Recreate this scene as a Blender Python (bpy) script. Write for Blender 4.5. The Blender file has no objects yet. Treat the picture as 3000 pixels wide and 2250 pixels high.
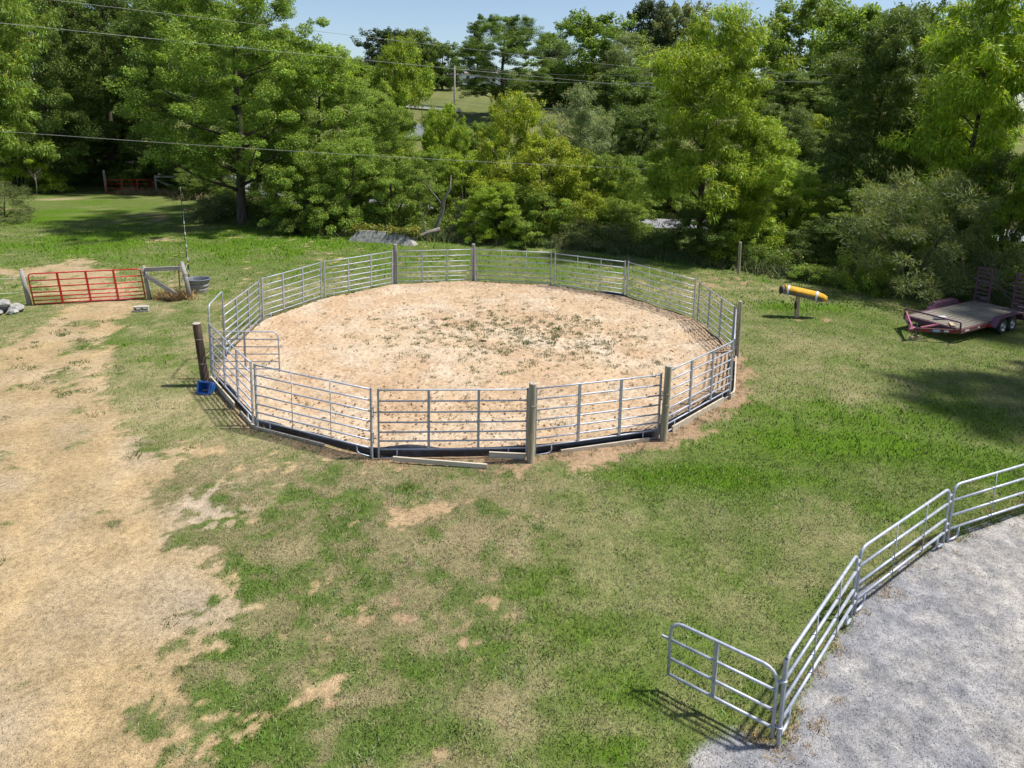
import bpy, math, random
import numpy as np
from mathutils import Matrix, Vector

random.seed(7)
RNG = np.random.default_rng(7)
sc = bpy.context.scene
C = sc.collection

# ------------------------------------------------------------------ camera
CAM_H = 8.183
PITCH, ROLL = math.radians(9.166), math.radians(1.138)
cam_d = bpy.data.cameras.new('camera'); cam = bpy.data.objects.new('camera', cam_d); C.objects.link(cam)
_f = Vector((0, math.cos(PITCH), -math.sin(PITCH))); _u = Vector((0, math.sin(PITCH), math.cos(PITCH))); _r = Vector((1, 0, 0))
_rt = math.cos(ROLL)*_r + math.sin(ROLL)*_u; _up = -math.sin(ROLL)*_r + math.cos(ROLL)*_u
m = Matrix.Identity(4)
for i in range(3):
    m[i][0], m[i][1], m[i][2] = _rt[i], _up[i], -_f[i]
m[2][3] = CAM_H
cam.matrix_world = m
cam_d.sensor_width = 36; cam_d.lens = 23.84; cam_d.shift_y = -0.1512
cam_d.clip_start = 0.1; cam_d.clip_end = 3000
sc.camera = cam

# ------------------------------------------------------------------ sky, sun, exposure
SUN_EL = math.radians(62)
world = bpy.data.worlds.new('World'); sc.world = world; world.use_nodes = True
wn = world.node_tree; wn.nodes.clear()
sky = wn.nodes.new('ShaderNodeTexSky'); sky.sky_type = 'NISHITA'; sky.sun_disc = False
sky.sun_elevation = SUN_EL; sky.sun_rotation = math.radians(95); sky.altitude = 400
sky.air_density = 1.0; sky.dust_density = 1.3; sky.ozone_density = 1.0
bg = wn.nodes.new('ShaderNodeBackground'); bg.inputs['Strength'].default_value = 0.072
wo = wn.nodes.new('ShaderNodeOutputWorld')
wn.links.new(sky.outputs[0], bg.inputs[0]); wn.links.new(bg.outputs[0], wo.inputs[0])
sun_d = bpy.data.lights.new('sun', 'SUN'); sun_d.energy = 3.15; sun_d.angle = math.radians(2.6); sun_d.color = (1, .965, .90)
sun = bpy.data.objects.new('sun', sun_d); C.objects.link(sun)
sun.rotation_euler = (math.radians(-2), math.pi/2 - SUN_EL, 0)
sun.location = (40, 0, 60)
sc.view_settings.view_transform = 'Standard'; sc.view_settings.look = 'None'
sc.view_settings.exposure = 1.05; sc.view_settings.gamma = 1.0
sc.view_settings.use_curve_mapping = False
sc.cycles.max_bounces = 6; sc.cycles.transparent_max_bounces = 4
sc.cycles.use_denoising = True

# ------------------------------------------------------------------ helpers
def tag(o, label=None, cat=None, group=None, kind=None):
    if label: o['label'] = label
    if cat: o['category'] = cat
    if group: o['group'] = group
    if kind: o['kind'] = kind
    return o

def empty(name, loc, rz=0, label=None, cat=None, group=None):
    o = bpy.data.objects.new(name, None); C.objects.link(o)
    o.empty_display_size = .2; o.location = loc; o.rotation_euler = (0, 0, rz)
    return tag(o, label, cat, group)

def obj(name, mesh, mat=None, parent=None, loc=(0, 0, 0), rot=(0, 0, 0)):
    if mat is not None and not mesh.materials: mesh.materials.append(mat)
    o = bpy.data.objects.new(name, mesh); C.objects.link(o)
    o.location = loc; o.rotation_euler = rot
    if parent is not None: o.parent = parent
    return o

class MB:
    """collects primitive shapes for one mesh"""
    def __init__(s): s.v = []; s.f = []; s.sm = []
    def add(s, vs, fs, smooth=False):
        b = len(s.v); s.v += [tuple(p) for p in vs]; s.f += [tuple(i+b for i in f) for f in fs]; s.sm += [smooth]*len(fs)
        return s
    def box(s, c, size, M=None, taper=None):
        hx, hy, hz = size[0]/2, size[1]/2, size[2]/2
        vs = []
        for z in (-1, 1):
            k = 1 if (taper is None or z < 0) else taper
            for x, y in ((-1, -1), (1, -1), (1, 1), (-1, 1)): vs.append(Vector((x*hx*k, y*hy*k, z*hz)))
        if M is not None: vs = [M @ p for p in vs]
        vs = [p + Vector(c) for p in vs]
        return s.add(vs, [(3, 2, 1, 0), (4, 5, 6, 7), (0, 1, 5, 4), (1, 2, 6, 5), (2, 3, 7, 6), (3, 0, 4, 7)])
    def beam(s, a, b, w, h, up=(0, 0, 1)):
        a, b = Vector(a), Vector(b); d = (b-a).normalized(); up = Vector(up)
        x = d.cross(up)
        if x.length < 1e-4: x = d.cross(Vector((1, 0, 0)))
        x.normalize(); z = x.cross(d).normalized()
        vs = []
        for p in (a, b):
            for i, j in ((-1, -1), (1, -1), (1, 1), (-1, 1)): vs.append(p + x*i*w/2 + z*j*h/2)
        return s.add(vs, [(0, 1, 2, 3), (7, 6, 5, 4), (0, 4, 5, 1), (1, 5, 6, 2), (2, 6, 7, 3), (3, 7, 4, 0)])
    def tube(s, pts, r, n=8, cap=True, rs=None):
        pts = [Vector(p) for p in pts]; k = len(pts)
        rs = rs or [r]*k
        t0 = (pts[1]-pts[0]).normalized()
        nrm = t0.orthogonal().normalized(); vs = []
        for i, p in enumerate(pts):
            t = (pts[min(i+1, k-1)] - pts[max(i-1, 0)]).normalized()
            nrm = (nrm - t*nrm.dot(t)).normalized(); bi = t.cross(nrm)
            for j in range(n):
                a = 2*math.pi*j/n; vs.append(p + (nrm*math.cos(a)+bi*math.sin(a))*rs[i])
        fs = [(i*n+j, i*n+(j+1) % n, (i+1)*n+(j+1) % n, (i+1)*n+j) for i in range(k-1) for j in range(n)]
        s.add(vs, fs, True)
        if cap:
            b = len(s.v) - len(vs)
            s.f.append(tuple(b+j for j in reversed(range(n)))); s.f.append(tuple(b+(k-1)*n+j for j in range(n))); s.sm += [False, False]
        return s
    def lathe(s, prof, n=20, c=(0, 0, 0), jit=0, rnd=None, sx=1, sy=1):
        vs = []
        for (r, z) in prof:
            for j in range(n):
                a = 2*math.pi*j/n; q = r*(1+(rnd.uniform(-jit, jit) if jit else 0))
                vs.append((c[0]+q*math.cos(a)*sx, c[1]+q*math.sin(a)*sy, c[2]+z))
        fs = [(i*n+j, i*n+(j+1) % n, (i+1)*n+(j+1) % n, (i+1)*n+j) for i in range(len(prof)-1) for j in range(n)]
        return s.add(vs, fs, True)
    def mesh(s, name='mesh'):
        me = bpy.data.meshes.new(name); me.from_pydata(s.v, [], s.f)
        me.polygons.foreach_set('use_smooth', s.sm); me.update(); return me
    def build(s, name, mat, parent=None, loc=(0, 0, 0), rot=(0, 0, 0)):
        return obj(name, s.mesh(name), mat, parent, loc, rot)

def np_mesh(name, v, quads=None, tris=None, smooth=False):
    me = bpy.data.meshes.new(name)
    fs = quads if quads is not None else tris
    k = fs.shape[1]; nf = len(fs)
    me.vertices.add(len(v)); me.vertices.foreach_set('co', np.ascontiguousarray(v, dtype=np.float32).ravel())
    me.loops.add(nf*k); me.loops.foreach_set('vertex_index', np.ascontiguousarray(fs, dtype=np.int32).ravel())
    me.polygons.add(nf); me.polygons.foreach_set('loop_start', np.arange(0, nf*k, k, dtype=np.int32))
    if smooth: me.polygons.foreach_set('use_smooth', np.ones(nf, dtype=bool))
    me.update(calc_edges=True)
    return me

def set_col(me, name, rgb):
    a = me.attributes.new(name, 'FLOAT_COLOR', 'POINT')
    d = np.ones((len(rgb), 4), np.float32); d[:, :3] = rgb
    a.data.foreach_set('color', d.ravel())

# value noise in numpy
_TAB = np.random.default_rng(11).random((256, 256))
def vnoise(x, y, sc_, sd=0):
    x = x/sc_ + sd*17.3; y = y/sc_ + sd*9.7
    xi = np.floor(x).astype(int); yi = np.floor(y).astype(int); fx = x-xi; fy = y-yi
    fx = fx*fx*(3-2*fx); fy = fy*fy*(3-2*fy)
    a = _TAB[xi & 255, yi & 255]; b = _TAB[(xi+1) & 255, yi & 255]; c = _TAB[xi & 255, (yi+1) & 255]; d = _TAB[(xi+1) & 255, (yi+1) & 255]
    return (a*(1-fx)+b*fx)*(1-fy) + (c*(1-fx)+d*fx)*fy
def fbm(x, y, sc_, sd=0, o=3):
    t = 0; w = 1; s = 0
    for k in range(o):
        t = t + w*vnoise(x+3.1*k, y-1.7*k, sc_/2**k, sd+k*5); s += w; w *= .55
    return t/s
def sstep(a, b, x):
    t = np.clip((x-a)/(b-a), 0, 1); return t*t*(3-2*t)

# ------------------------------------------------------------------ materials
def new_mat(name):
    mt = bpy.data.materials.new(name); mt.use_nodes = True
    nt = mt.node_tree; bs = nt.nodes['Principled BSDF']
    return mt, nt, bs
def N(nt, t, **kw):
    n = nt.nodes.new(t)
    for k, v in kw.items(): setattr(n, k, v)
    return n
def ramp(nt, fac, stops):
    r = N(nt, 'ShaderNodeValToRGB'); el = r.color_ramp.elements
    while len(el) < len(stops): el.new(.5)
    for e, (p, c) in zip(el, stops): e.position = p; e.color = (*c, 1)
    nt.links.new(fac, r.inputs[0]); return r.outputs[0]
def noise(nt, scale, detail=4, rough=.6, vec=None, stretch=None):
    n = N(nt, 'ShaderNodeTexNoise'); n.inputs['Scale'].default_value = scale; n.inputs['Detail'].default_value = detail; n.inputs['Roughness'].default_value = rough
    if vec is not None:
        if stretch:
            mp = N(nt, 'ShaderNodeMapping'); mp.inputs['Scale'].default_value = stretch; nt.links.new(vec, mp.inputs[0]); vec = mp.outputs[0]
        nt.links.new(vec, n.inputs['Vector'])
    return n.outputs['Fac']
def bump(nt, bs, h, strength, dist):
    b = N(nt, 'ShaderNodeBump'); b.inputs['Strength'].default_value = strength; b.inputs['Distance'].default_value = dist
    nt.links.new(h, b.inputs['Height']); nt.links.new(b.outputs[0], bs.inputs['Normal'])
def mixc(nt, fac, a, b, mode='MIX'):
    mx = N(nt, 'ShaderNodeMix', data_type='RGBA', blend_type=mode)
    for sock, val in ((mx.inputs[0], fac), (mx.inputs[6], a), (mx.inputs[7], b)):
        if hasattr(val, 'links'): nt.links.new(val, sock)
        elif isinstance(val, (int, float)): sock.default_value = val
        else: sock.default_value = (*val, 1)
    return mx.outputs[2]

def simple(name, c1, c2, scale=8, rough=.6, metal=0, stretch=None, bmp=0, bdist=.01, spec=.5, detail=5, lo=.35, hi=.65):
    """two-tone mottled surface in object space"""
    mt, nt, bs = new_mat(name)
    c1 = tuple(q*.86 for q in c1); c2 = tuple(q*.86 for q in c2)
    tc = N(nt, 'ShaderNodeTexCoord')
    f = noise(nt, scale, detail, .62, tc.outputs['Object'], stretch)
    nt.links.new(ramp(nt, f, [(lo, c1), (hi, c2)]), bs.inputs['Base Color'])
    bs.inputs['Roughness'].default_value = rough; bs.inputs['Metallic'].default_value = metal
    bs.inputs['Specular IOR Level'].default_value = spec
    if bmp: bump(nt, bs, f, bmp, bdist)
    return mt

M = {}
M['galv'] = simple('galvanised_steel', (.37, .40, .47), (.57, .60, .67), 9, .5, .35, None, .05, .002)
M['galv_flat'] = simple('galvanised_flat', (.34, .36, .40), (.52, .54, .58), 12, .55, .35)
M['red'] = simple('red_paint', (.48, .012, .018), (.60, .02, .025), 10, .35, 0, None, .03, .002)
M['wood_grey'] = simple('weathered_wood', (.24, .22, .20), (.40, .37, .33), 9, .85, 0, (1, 1, .08), .5, .012, .2)
M['wood_greyx'] = simple('weathered_rail', (.26, .24, .22), (.42, .39, .35), 9, .85, 0, (.08, 1, 1), .5, .012, .2)
M['wood_post'] = simple('treated_post', (.27, .225, .15), (.52, .45, .33), 10, .85, 0, (1, 1, .1), .5, .01, .2)
M['wood_dark'] = simple('creosote_post', (.035, .025, .02), (.13, .09, .065), 8, .8, 0, (1, 1, .12), .6, .012, .25)
M['wood_lumber'] = simple('lumber', (.42, .31, .18), (.58, .46, .30), 9, .8, 0, (1, 1, .06), .3, .006, .2)
M['plank'] = simple('pale_plank', (.44, .37, .27), (.66, .58, .46), 8, .85, 0, (.1, 1, 1), .3, .006, .2)
M['deck'] = simple('deck_board', (.13, .115, .095), (.29, .26, .215), 7, .9, 0, (.07, 1, 1), .5, .01, .2)
M['wood_end'] = simple('cut_end', (.34, .30, .25), (.50, .45, .38), 30, .9)
M['liner'] = simple('black_liner', (.012, .013, .022), (.035, .038, .055), 5, .32, 0, None, .4, .02, .5)
M['blue'] = simple('blue_plastic', (.02, .10, .38), (.04, .18, .55), 6, .4, 0)
M['trough'] = simple('grey_rubber', (.20, .19, .18), (.38, .35, .31), 4, .75, 0, (1, 1, 3), .2, .01)
M['troughrim'] = simple('dark_rubber', (.10, .11, .14), (.18, .19, .22), 6, .6)
M['rust'] = simple('rusty_steel', (.13, .05, .025), (.25, .11, .05), 20, .85, .2, None, .3, .003)
M['tgreen'] = simple('green_post_paint', (.02, .05, .03), (.05, .09, .05), 12, .6)
M['white'] = simple('white_plastic', (.70, .70, .68), (.82, .82, .80), 10, .5)
M['yellow_pl'] = simple('yellow_plastic', (.65, .42, .02), (.75, .50, .04), 10, .5)
M['purple'] = simple('faded_purple_paint', (.085, .028, .060), (.15, .055, .098), 5, .55, 0, None, .1, .004)
M['purple_rust'] = simple('rusted_purple', (.12, .04, .065), (.20, .085, .055), 9, .7, .1, None, .2, .004)
M['pink'] = simple('pink_faded_paint', (.32, .08, .16), (.45, .14, .22), 8, .55)
M['refl_red'] = simple('red_reflector', (.30, .012, .015), (.38, .02, .02), 30, .25)
M['refl_white'] = simple('white_reflector', (.65, .65, .68), (.8, .8, .82), 30, .25)
M['decal'] = simple('decal_blue', (.06, .16, .35), (.14, .28, .50), 14, .35)
M['rubber'] = simple('tyre_rubber', (.018, .018, .018), (.05, .048, .045), 12, .85, 0, None, .3, .004)
M['rim'] = simple('wheel_steel', (.42, .42, .43), (.62, .62, .63), 12, .4, .7)
M['black'] = simple('black_steel', (.015, .015, .016), (.04, .04, .042), 12, .5)
M['chain'] = simple('chain_steel', (.25, .24, .23), (.42, .41, .40), 30, .5, .6)
M['foam'] = simple('yellow_foam', (.62, .32, .025), (.80, .48, .07), 7, .85, 0, None, .35, .012, .2)
M['strap'] = simple('grey_tape', (.42, .45, .50), (.62, .65, .70), 18, .5, 0, None, .2, .004)
M['log'] = simple('grey_barrel_wood', (.14, .11, .10), (.34, .29, .26), 9, .85, 0, (.1, 1, 1), .4, .008, .2)
M['concrete'] = simple('mossy_concrete', (.15, .145, .125), (.46, .44, .40), 4.5, .92, 0, None, .6, .03, .2, 8)
M['stone'] = simple('pale_stone', (.24, .23, .21), (.50, .48, .45), 5, .9, 0, None, .7, .03, .2, 8)
M['block'] = simple('cinder_block', (.40, .38, .34), (.55, .52, .47), 20, .95, 0, None, .4, .004, .2)
M['bark'] = simple('bark', (.05, .042, .034), (.14, .12, .095), 6, .95, 0, (1, 1, .18), .9, .05, .1)
M['deadwood'] = simple('dead_wood', (.15, .13, .115), (.33, .29, .255), 7, .9, 0, (1, 1, .2), .5, .02, .1)
M['wire'] = simple('power_wire', (.24, .24, .23), (.36, .35, .33), 3, .6)
M['fwire'] = simple('fence_wire', (.5, .5, .48), (.66, .65, .62), 9, .5, .4)
M['siding'] = simple('white_siding', (.88, .88, .90), (.95, .95, .97), .5, .6)
M['roofing'] = simple('brown_roof', (.24, .20, .18), (.34, .29, .26), 2, .9)
M['glass'] = simple('window_glass', (.02, .025, .035), (.05, .06, .075), 1, .08)
M['carpaint'] = simple('white_car_paint', (.66, .67, .70), (.72, .73, .76), 2, .2)
M['asphalt'] = simple('asphalt', (.22, .22, .235), (.30, .30, .315), .8, .9, 0, None, .1, .01, .2, 8)
M['guard'] = simple('guardrail_steel', (.45, .46, .48), (.62, .63, .65), 3, .5, .4)

def leaf_material(name, rough=.5, trans=.36):
    mt, nt, bs = new_mat(name)
    oi = N(nt, 'ShaderNodeObjectInfo'); at = N(nt, 'ShaderNodeAttribute', attribute_name='tint')
    c = mixc(nt, 1.0, oi.outputs['Color'], at.outputs['Color'], 'MULTIPLY')
    nt.links.new(c, bs.inputs['Base Color']); bs.inputs['Roughness'].default_value = rough
    bs.inputs['Specular IOR Level'].default_value = .28
    tr = N(nt, 'ShaderNodeBsdfTranslucent')
    c2 = mixc(nt, 1.0, c, (1.25, 1.25, .55), 'MULTIPLY'); nt.links.new(c2, tr.inputs['Color'])
    ms = N(nt, 'ShaderNodeMixShader'); ms.inputs[0].default_value = trans
    out = nt.nodes['Material Output']
    nt.links.new(bs.outputs[0], ms.inputs[1]); nt.links.new(tr.outputs[0], ms.inputs[2]); nt.links.new(ms.outputs[0], out.inputs['Surface'])
    return mt
M['leaf'] = leaf_material('leaf')

def blade_material():
    mt, nt, bs = new_mat('grass_blade')
    at = N(nt, 'ShaderNodeAttribute', attribute_name='col')
    nt.links.new(at.outputs['Color'], bs.inputs['Base Color'])
    bs.inputs['Roughness'].default_value = .7; bs.inputs['Specular IOR Level'].default_value = .15
    geo = N(nt, 'ShaderNodeNewGeometry')
    vm = N(nt, 'ShaderNodeVectorMath', operation='ADD'); vm.inputs[1].default_value = (0, 0, 1.1)
    nt.links.new(geo.outputs['Normal'], vm.inputs[0])
    nm = N(nt, 'ShaderNodeVectorMath', operation='NORMALIZE'); nt.links.new(vm.outputs[0], nm.inputs[0])
    nt.links.new(nm.outputs[0], bs.inputs['Normal'])
    return mt
M['blade'] = blade_material()

def ground_material():
    mt, nt, bs = new_mat('ground_soil_and_turf')
    at = N(nt, 'ShaderNodeAttribute', attribute_name='col'); geo = N(nt, 'ShaderNodeNewGeometry')
    P = geo.outputs['Position']
    f1 = noise(nt, 9, 6, .7, P); f2 = noise(nt, 42, 3, .6, P); f3 = noise(nt, 1.3, 4, .6, P)
    g1 = ramp(nt, f1, [(.28, (.56, .56, .54)), (.5, (1, 1, 1)), (.74, (1.36, 1.34, 1.30))])
    g2 = ramp(nt, f2, [(.3, (.62, .61, .60)), (.5, (1, 1, 1)), (.72, (1.32, 1.32, 1.33))])
    g3 = ramp(nt, f3, [(.3, (.86, .86, .84)), (.7, (1.12, 1.12, 1.12))])
    c = mixc(nt, 1.0, at.outputs['Color'], g1, 'MULTIPLY'); c = mixc(nt, 1.0, c, g2, 'MULTIPLY'); c = mixc(nt, 1.0, c, g3, 'MULTIPLY')
    nt.links.new(c, bs.inputs['Base Color']); bs.inputs['Roughness'].default_value = .95; bs.inputs['Specular IOR Level'].default_value = .1
    f4 = noise(nt, 120, 2, .5, P); g4 = ramp(nt, f4, [(.32, (.68, .68, .68)), (.5, (1, 1, 1)), (.7, (1.3, 1.3, 1.3))]); c = mixc(nt, 1.0, c, g4, 'MULTIPLY'); nt.links.new(c, bs.inputs['Base Color'])
    ad = N(nt, 'ShaderNodeMath', operation='ADD'); nt.links.new(f1, ad.inputs[0]); nt.links.new(f2, ad.inputs[1])
    bump(nt, bs, ad.outputs[0], .55, .035)
    return mt
M['ground'] = ground_material()
# ------------------------------------------------------------------ terrain
def terrain(x, y):
    t = np.clip(x/36, 0, 1); y0 = 74 - 20*t*t*(3-2*t)
    d = np.maximum(0, y-y0)
    z = np.where(d < 60, .16*d, 9.6 + .1*(np.minimum(d, 400)-60))
    return z - .25*np.exp(-((y-y0)/6)**2)
def gz(x, y):
    x = np.asarray(x, float); y = np.asarray(y, float)
    return terrain(x, y) + .05*(fbm(x, y, 3.0, 3)-.5) + .02*(fbm(x, y, .5, 4)-.5)
def gz1(x, y): return float(gz(np.array([x]), np.array([y]))[0])

D1 = [(-8.5, 4.5), (-3.0, 4.5), (-3.97, 7.38), (-4.35, 8.03), (-4.7, 8.63), (-4.64, 9.15), (-4.65, 9.82), (-5.14, 10.69), (-5.66, 11.56), (-6.21, 12.27), (-6.06, 13.08), (-6.86, 13.77), (-8.28, 14.72), (-9.14, 15.7), (-9.99, 16.42), (-11.12, 17.79), (-12.2, 19.04), (-13.02, 20.68), (-13.94, 22.38), (-14.95, 24.37), (-15.93, 26.42), (-15.67, 28.31), (-18.69, 27.8), (-18.49, 25.92), (-18.02, 23.64), (-17.43, 22.18), (-17.16, 18.28), (-7.45, 7.3)]
D2 = [(-28.45, 34.33), (-26.65, 34.5), (-24.75, 35.24), (-24.12, 37.38), (-20.09, 34.0), (-17.15, 29.59), (-15.94, 28.51), (-18.78, 27.93), (-20.52, 29.33), (-23.89, 32.64), (-25.32, 32.71), (-26.89, 32.38)]
D3 = [(-3.84, 13.16), (-3.33, 13.44), (-1.96, 13.67), (-0.96, 13.8), (0.05, 13.93), (-1.1, 13.08), (-1.44, 12.58), (-2.3, 12.71), (-3.56, 12.83)]
D6 = [(-2.4, 11.14), (-2.24, 11.14), (-1.61, 10.33), (-1.42, 9.81), (-1.62, 9.9), (-1.86, 10.43)]
D9 = [(10.14, 36.69), (12.09, 38.05), (13.63, 36.43), (11.54, 33.17), (9.07, 34.43)]
GR = [(1.2, 4.5), (2.48, 7.51), (2.8, 7.91), (3.26, 8.06), (3.8, 8.0), (4.1, 8.33), (5.82, 10.26), (6.31, 10.84), (8.81, 12.49), (10.07, 13.1), (11.2, 13.54), (13.95, 14.53), (13.9, 4.5)]
DRY = [(-9.44, 17.42, 1.86, 1.44, 0.9), (-6.56, 15.0, 1.3, 0.98, 0.9), (-10.8, 22.57, 1.89, 3.31, 0.6), (-0.84, 12.14, 2.28, 0.66, 0.7), (1.51, 13.01, 1.95, 0.84, 0.7), (0.05, 14.32, 3.4, 0.44, 0.6), (2.22, 11.4, 1.3, 0.79, 0.5), (8.35, 31.56, 4.11, 2.21, 0.7), (9.39, 21.9, 1.93, 1.54, 0.7), (11.24, 24.38, 1.43, 1.62, 0.6), (10.8, 20.01, 1.48, 1.11, 0.5), (-3.31, 9.86, 0.45, 0.41, 0.8), (-2.37, 9.39, 1.08, 0.56, 0.6), (-4.02, 9.94, 0.38, 0.62, 0.7), (-3.27, 8.67, 0.74, 0.49, 0.6), (-15.74, 33.34, 1.58, 1.76, 0.7), (-33.67, 64.64, 3.3, 3.19, 0.9), (-13.03, 40.27, 3.01, 1.41, 0.6), (-1.38, 8.63, 0.3, 0.24, 0.9), (-31.08, 52.52, 2.03, 1.42, 0.5), (-0.04, 8.58, 0.67, 0.48, 0.4), (1.88, 12.08, 1.37, 0.59, 0.5), (-3.24, 10.99, 1.24, 0.62, 0.3), (-8.09, 18.08, 1.03, 1.85, 0.7), (5.92, 18.12, 0.8, 0.92, 0.4), (4.81, 35.11, 2.5, 0.86, 0.5), (3.39, 10.36, 1.27, 0.89, 0.35), (0.42, 8.14, 0.77, 0.22, 0.5)]
LUSH = [(4.39, 14.79, 2.76, 0.74, 1), (8.48, 16.57, 3.72, 1.31, 1), (11.31, 18.37, 3.43, 1.59, 0.9), (11.53, 15.72, 1.78, 1.43, 0.8), (-4.44, 13.49, 1.19, 0.39, 0.9), (-2.03, 14.14, 0.94, 0.35, 0.9), (-5.13, 12.94, 0.76, 0.58, 1), (-4.97, 11.58, 0.69, 0.75, 0.9), (-4.26, 10.59, 0.48, 0.35, 0.9), (-4.27, 8.48, 0.46, 0.47, 0.9), (-14.25, 44.12, 7.53, 5.1, 0.9), (-26.86, 42.7, 5.63, 3.97, 0.8), (-36.05, 51.83, 3.97, 4.63, 0.8), (2.96, 9.34, 1.23, 1.41, 0.5), (1.2, 9.68, 0.97, 0.79, 0.6), (-1.31, 9.05, 0.98, 0.39, 0.8), (-0.52, 7.9, 1.25, 0.35, 0.7), (1.01, 7.67, 1.22, 0.33, 0.8), (13.63, 29.92, 2.63, 0.95, 1), (0.75, 11.1, 1.09, 0.57, 0.7), (4.2, 8.85, 0.55, 0.51, 0.6), (8.09, 13.58, 1.23, 0.72, 0.5), (1.77, 8.63, 0.81, 0.48, 0.6), (-4.37, 9.34, 0.36, 0.28, 0.9), (-3.26, 7.91, 0.74, 0.35, 0.7), (-20.78, 31.01, 2.08, 1.19, 0.6)]
DIRT = [(5.54, 13.76, 0.67, 0.41, 0.8), (6.03, 12.83, 0.44, 0.41, 0.7), (-1.38, 8.59, 0.2, 0.2, 0.8), (-16.39, 31.83, 0.86, 0.8, 0.7), (-22.23, 43.22, 1.14, 1.13, 0.8), (-28.28, 53.43, 1.73, 1.46, 0.7), (-43.62, 62.93, 1.95, 1.68, 0.6), (-43.56, 77.7, 3.37, 2.03, 0.7), (-6.73, 14.16, 0.72, 0.43, 0.6), (-3.33, 9.7, 0.3, 0.22, 0.5), (-1.08, 12.75, 0.57, 0.23, 0.7), (9.11, 20.11, 0.59, 0.45, 0.6), (12.22, 28.02, 0.51, 0.35, 0.9), (13.48, 27.97, 0.29, 0.35, 0.9), (9.2, 18.12, 0.8, 0.46, 0.5), (-10.84, 38.42, 1.57, 0.64, 0.5), (-6.23, 15.02, 0.98, 0.87, 0.7), (8.1, 22.27, 0.36, 1.36, 0.9)]
TUFT = [(-17.14, 25.39, 1.04, 0.58, 1), (-16.54, 22.96, 0.79, 0.48, 1), (-15.12, 23.3, 0.96, 0.69, 0.8), (-13.92, 20.43, 1.28, 0.85, 0.9), (-15.61, 20.95, 0.72, 0.4, 0.8), (-12.86, 19.0, 0.66, 0.4, 0.8), (-14.42, 19.27, 0.54, 0.41, 0.7), (-11.99, 17.74, 0.37, 0.24, 1), (-14.73, 23.07, 0.4, 0.97, 0.7), (-16.11, 26.08, 0.53, 0.61, 0.9), (-23.46, 32.67, 0.87, 0.47, 0.8), (-21.05, 31.44, 0.84, 0.52, 0.8), (-20.32, 29.35, 0.59, 0.31, 0.8), (-19.53, 33.01, 0.66, 0.58, 0.8), (-7.04, 14.15, 0.36, 0.23, 1), (-6.4, 12.98, 0.38, 0.2, 0.8), (-5.83, 12.13, 0.4, 0.22, 0.9), (-16.75, 24.26, 0.66, 0.43, 0.8)]

DIRT += [(-6.7, 13.9, 1.2, .7, 1.25), (-8.0, 15.4, 1.0, .9, 1.1), (-5.6, 12.9, .6, .5, 1.1)]
GRAY = [(-6.3, 13.3, .9, .8, 1), (-9.0, 16.0, .6, .9, .7), (-7.2, 7.6, .9, 1.2, .6), (-5.2, 10.4, .4, .8, .4)]
RUT = [(-18.2, 29.5), (-16.6, 25.2), (-13.9, 20.2), (-10.6, 15.6), (-7.6, 11.5), (-6.0, 6.0), (-5.99, 6.0), (-7.59, 11.5), (-10.59, 15.6), (-13.89, 20.2), (-16.59, 25.2), (-18.19, 29.5)]
JOINTS = [((-9.17, 20.02), (-6.79, 16.99)), ((-6.63, 16.85), (-3.30, 15.40)), ((-3.12, 15.36), (.46, 15.59)), ((.67, 15.65), (3.93, 16.72)),
          ((4.20, 17.02), (6.69, 19.56)), ((6.78, 19.70), (7.96, 23.18)), ((7.98, 23.42), (7.72, 27.05)), ((7.62, 27.32), (5.39, 30.55)),
          ((5.25, 30.66), (2.13, 32.32)), ((1.95, 32.55), (-1.70, 32.98)), ((-1.95, 32.98), (-5.53, 32.15)), ((-5.75, 32.05), (-8.28, 29.39)),
          ((-8.40, 29.21), (-9.81, 25.99)), ((-9.87, 25.82), (-9.68, 22.08))]
RC = np.array([-1.0, 24.2])
_rp = np.array([p for j in JOINTS for p in j]); _ra = np.arctan2(_rp[:, 1]-RC[1], _rp[:, 0]-RC[0])
_rr = np.hypot(_rp[:, 0]-RC[0], _rp[:, 1]-RC[1])
_o = np.argsort(_ra); _ra, _rr = _ra[_o], _rr[_o]
def ring_r(a):
    """pen radius toward angle a: straight chords between the panel ends"""
    a = (np.asarray(a)+np.pi) % (2*np.pi) - np.pi
    ra = np.concatenate(([_ra[-1]-2*np.pi], _ra, [_ra[0]+2*np.pi])); rr = np.concatenate(([_rr[-1]], _rr, [_rr[0]]))
    i = np.clip(np.searchsorted(ra, a)-1, 0, len(ra)-2)
    a0, a1, r0, r1 = ra[i], ra[i+1], rr[i], rr[i+1]
    return r0*r1*np.sin(a1-a0) / np.maximum(1e-6, r0*np.sin(a-a0) + r1*np.sin(a1-a))

def poly_sd(P, x, y):
    P = np.array(P); n = len(P); d = np.full(x.shape, 1e9); ins = np.zeros(x.shape, bool)
    for i in range(n):
        a, b = P[i], P[(i+1) % n]; e = b-a
        t = np.clip(((x-a[0])*e[0]+(y-a[1])*e[1])/(e@e), 0, 1)
        d = np.minimum(d, np.hypot(x-a[0]-t*e[0], y-a[1]-t*e[1]))
        c = ((a[1] > y) != (b[1] > y))
        with np.errstate(divide='ignore', invalid='ignore'):
            c &= x < (b[0]-a[0])*(y-a[1])/(b[1]-a[1]+1e-12)+a[0]
        ins ^= c
    return np.where(ins, d, -d)
def poly(P, w, x, y): return np.clip(.5+poly_sd(P, x, y)/(2*w), 0, 1)
def blobs(L, x, y):
    t = np.zeros(x.shape)
    for cx, cy, rx, ry, s in L:
        q = ((x-cx)/rx)**2+((y-cy)/ry)**2; k = q < 6
        t[k] = np.maximum(t[k], s*np.exp(-q[k]*.9))
    return t
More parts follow.
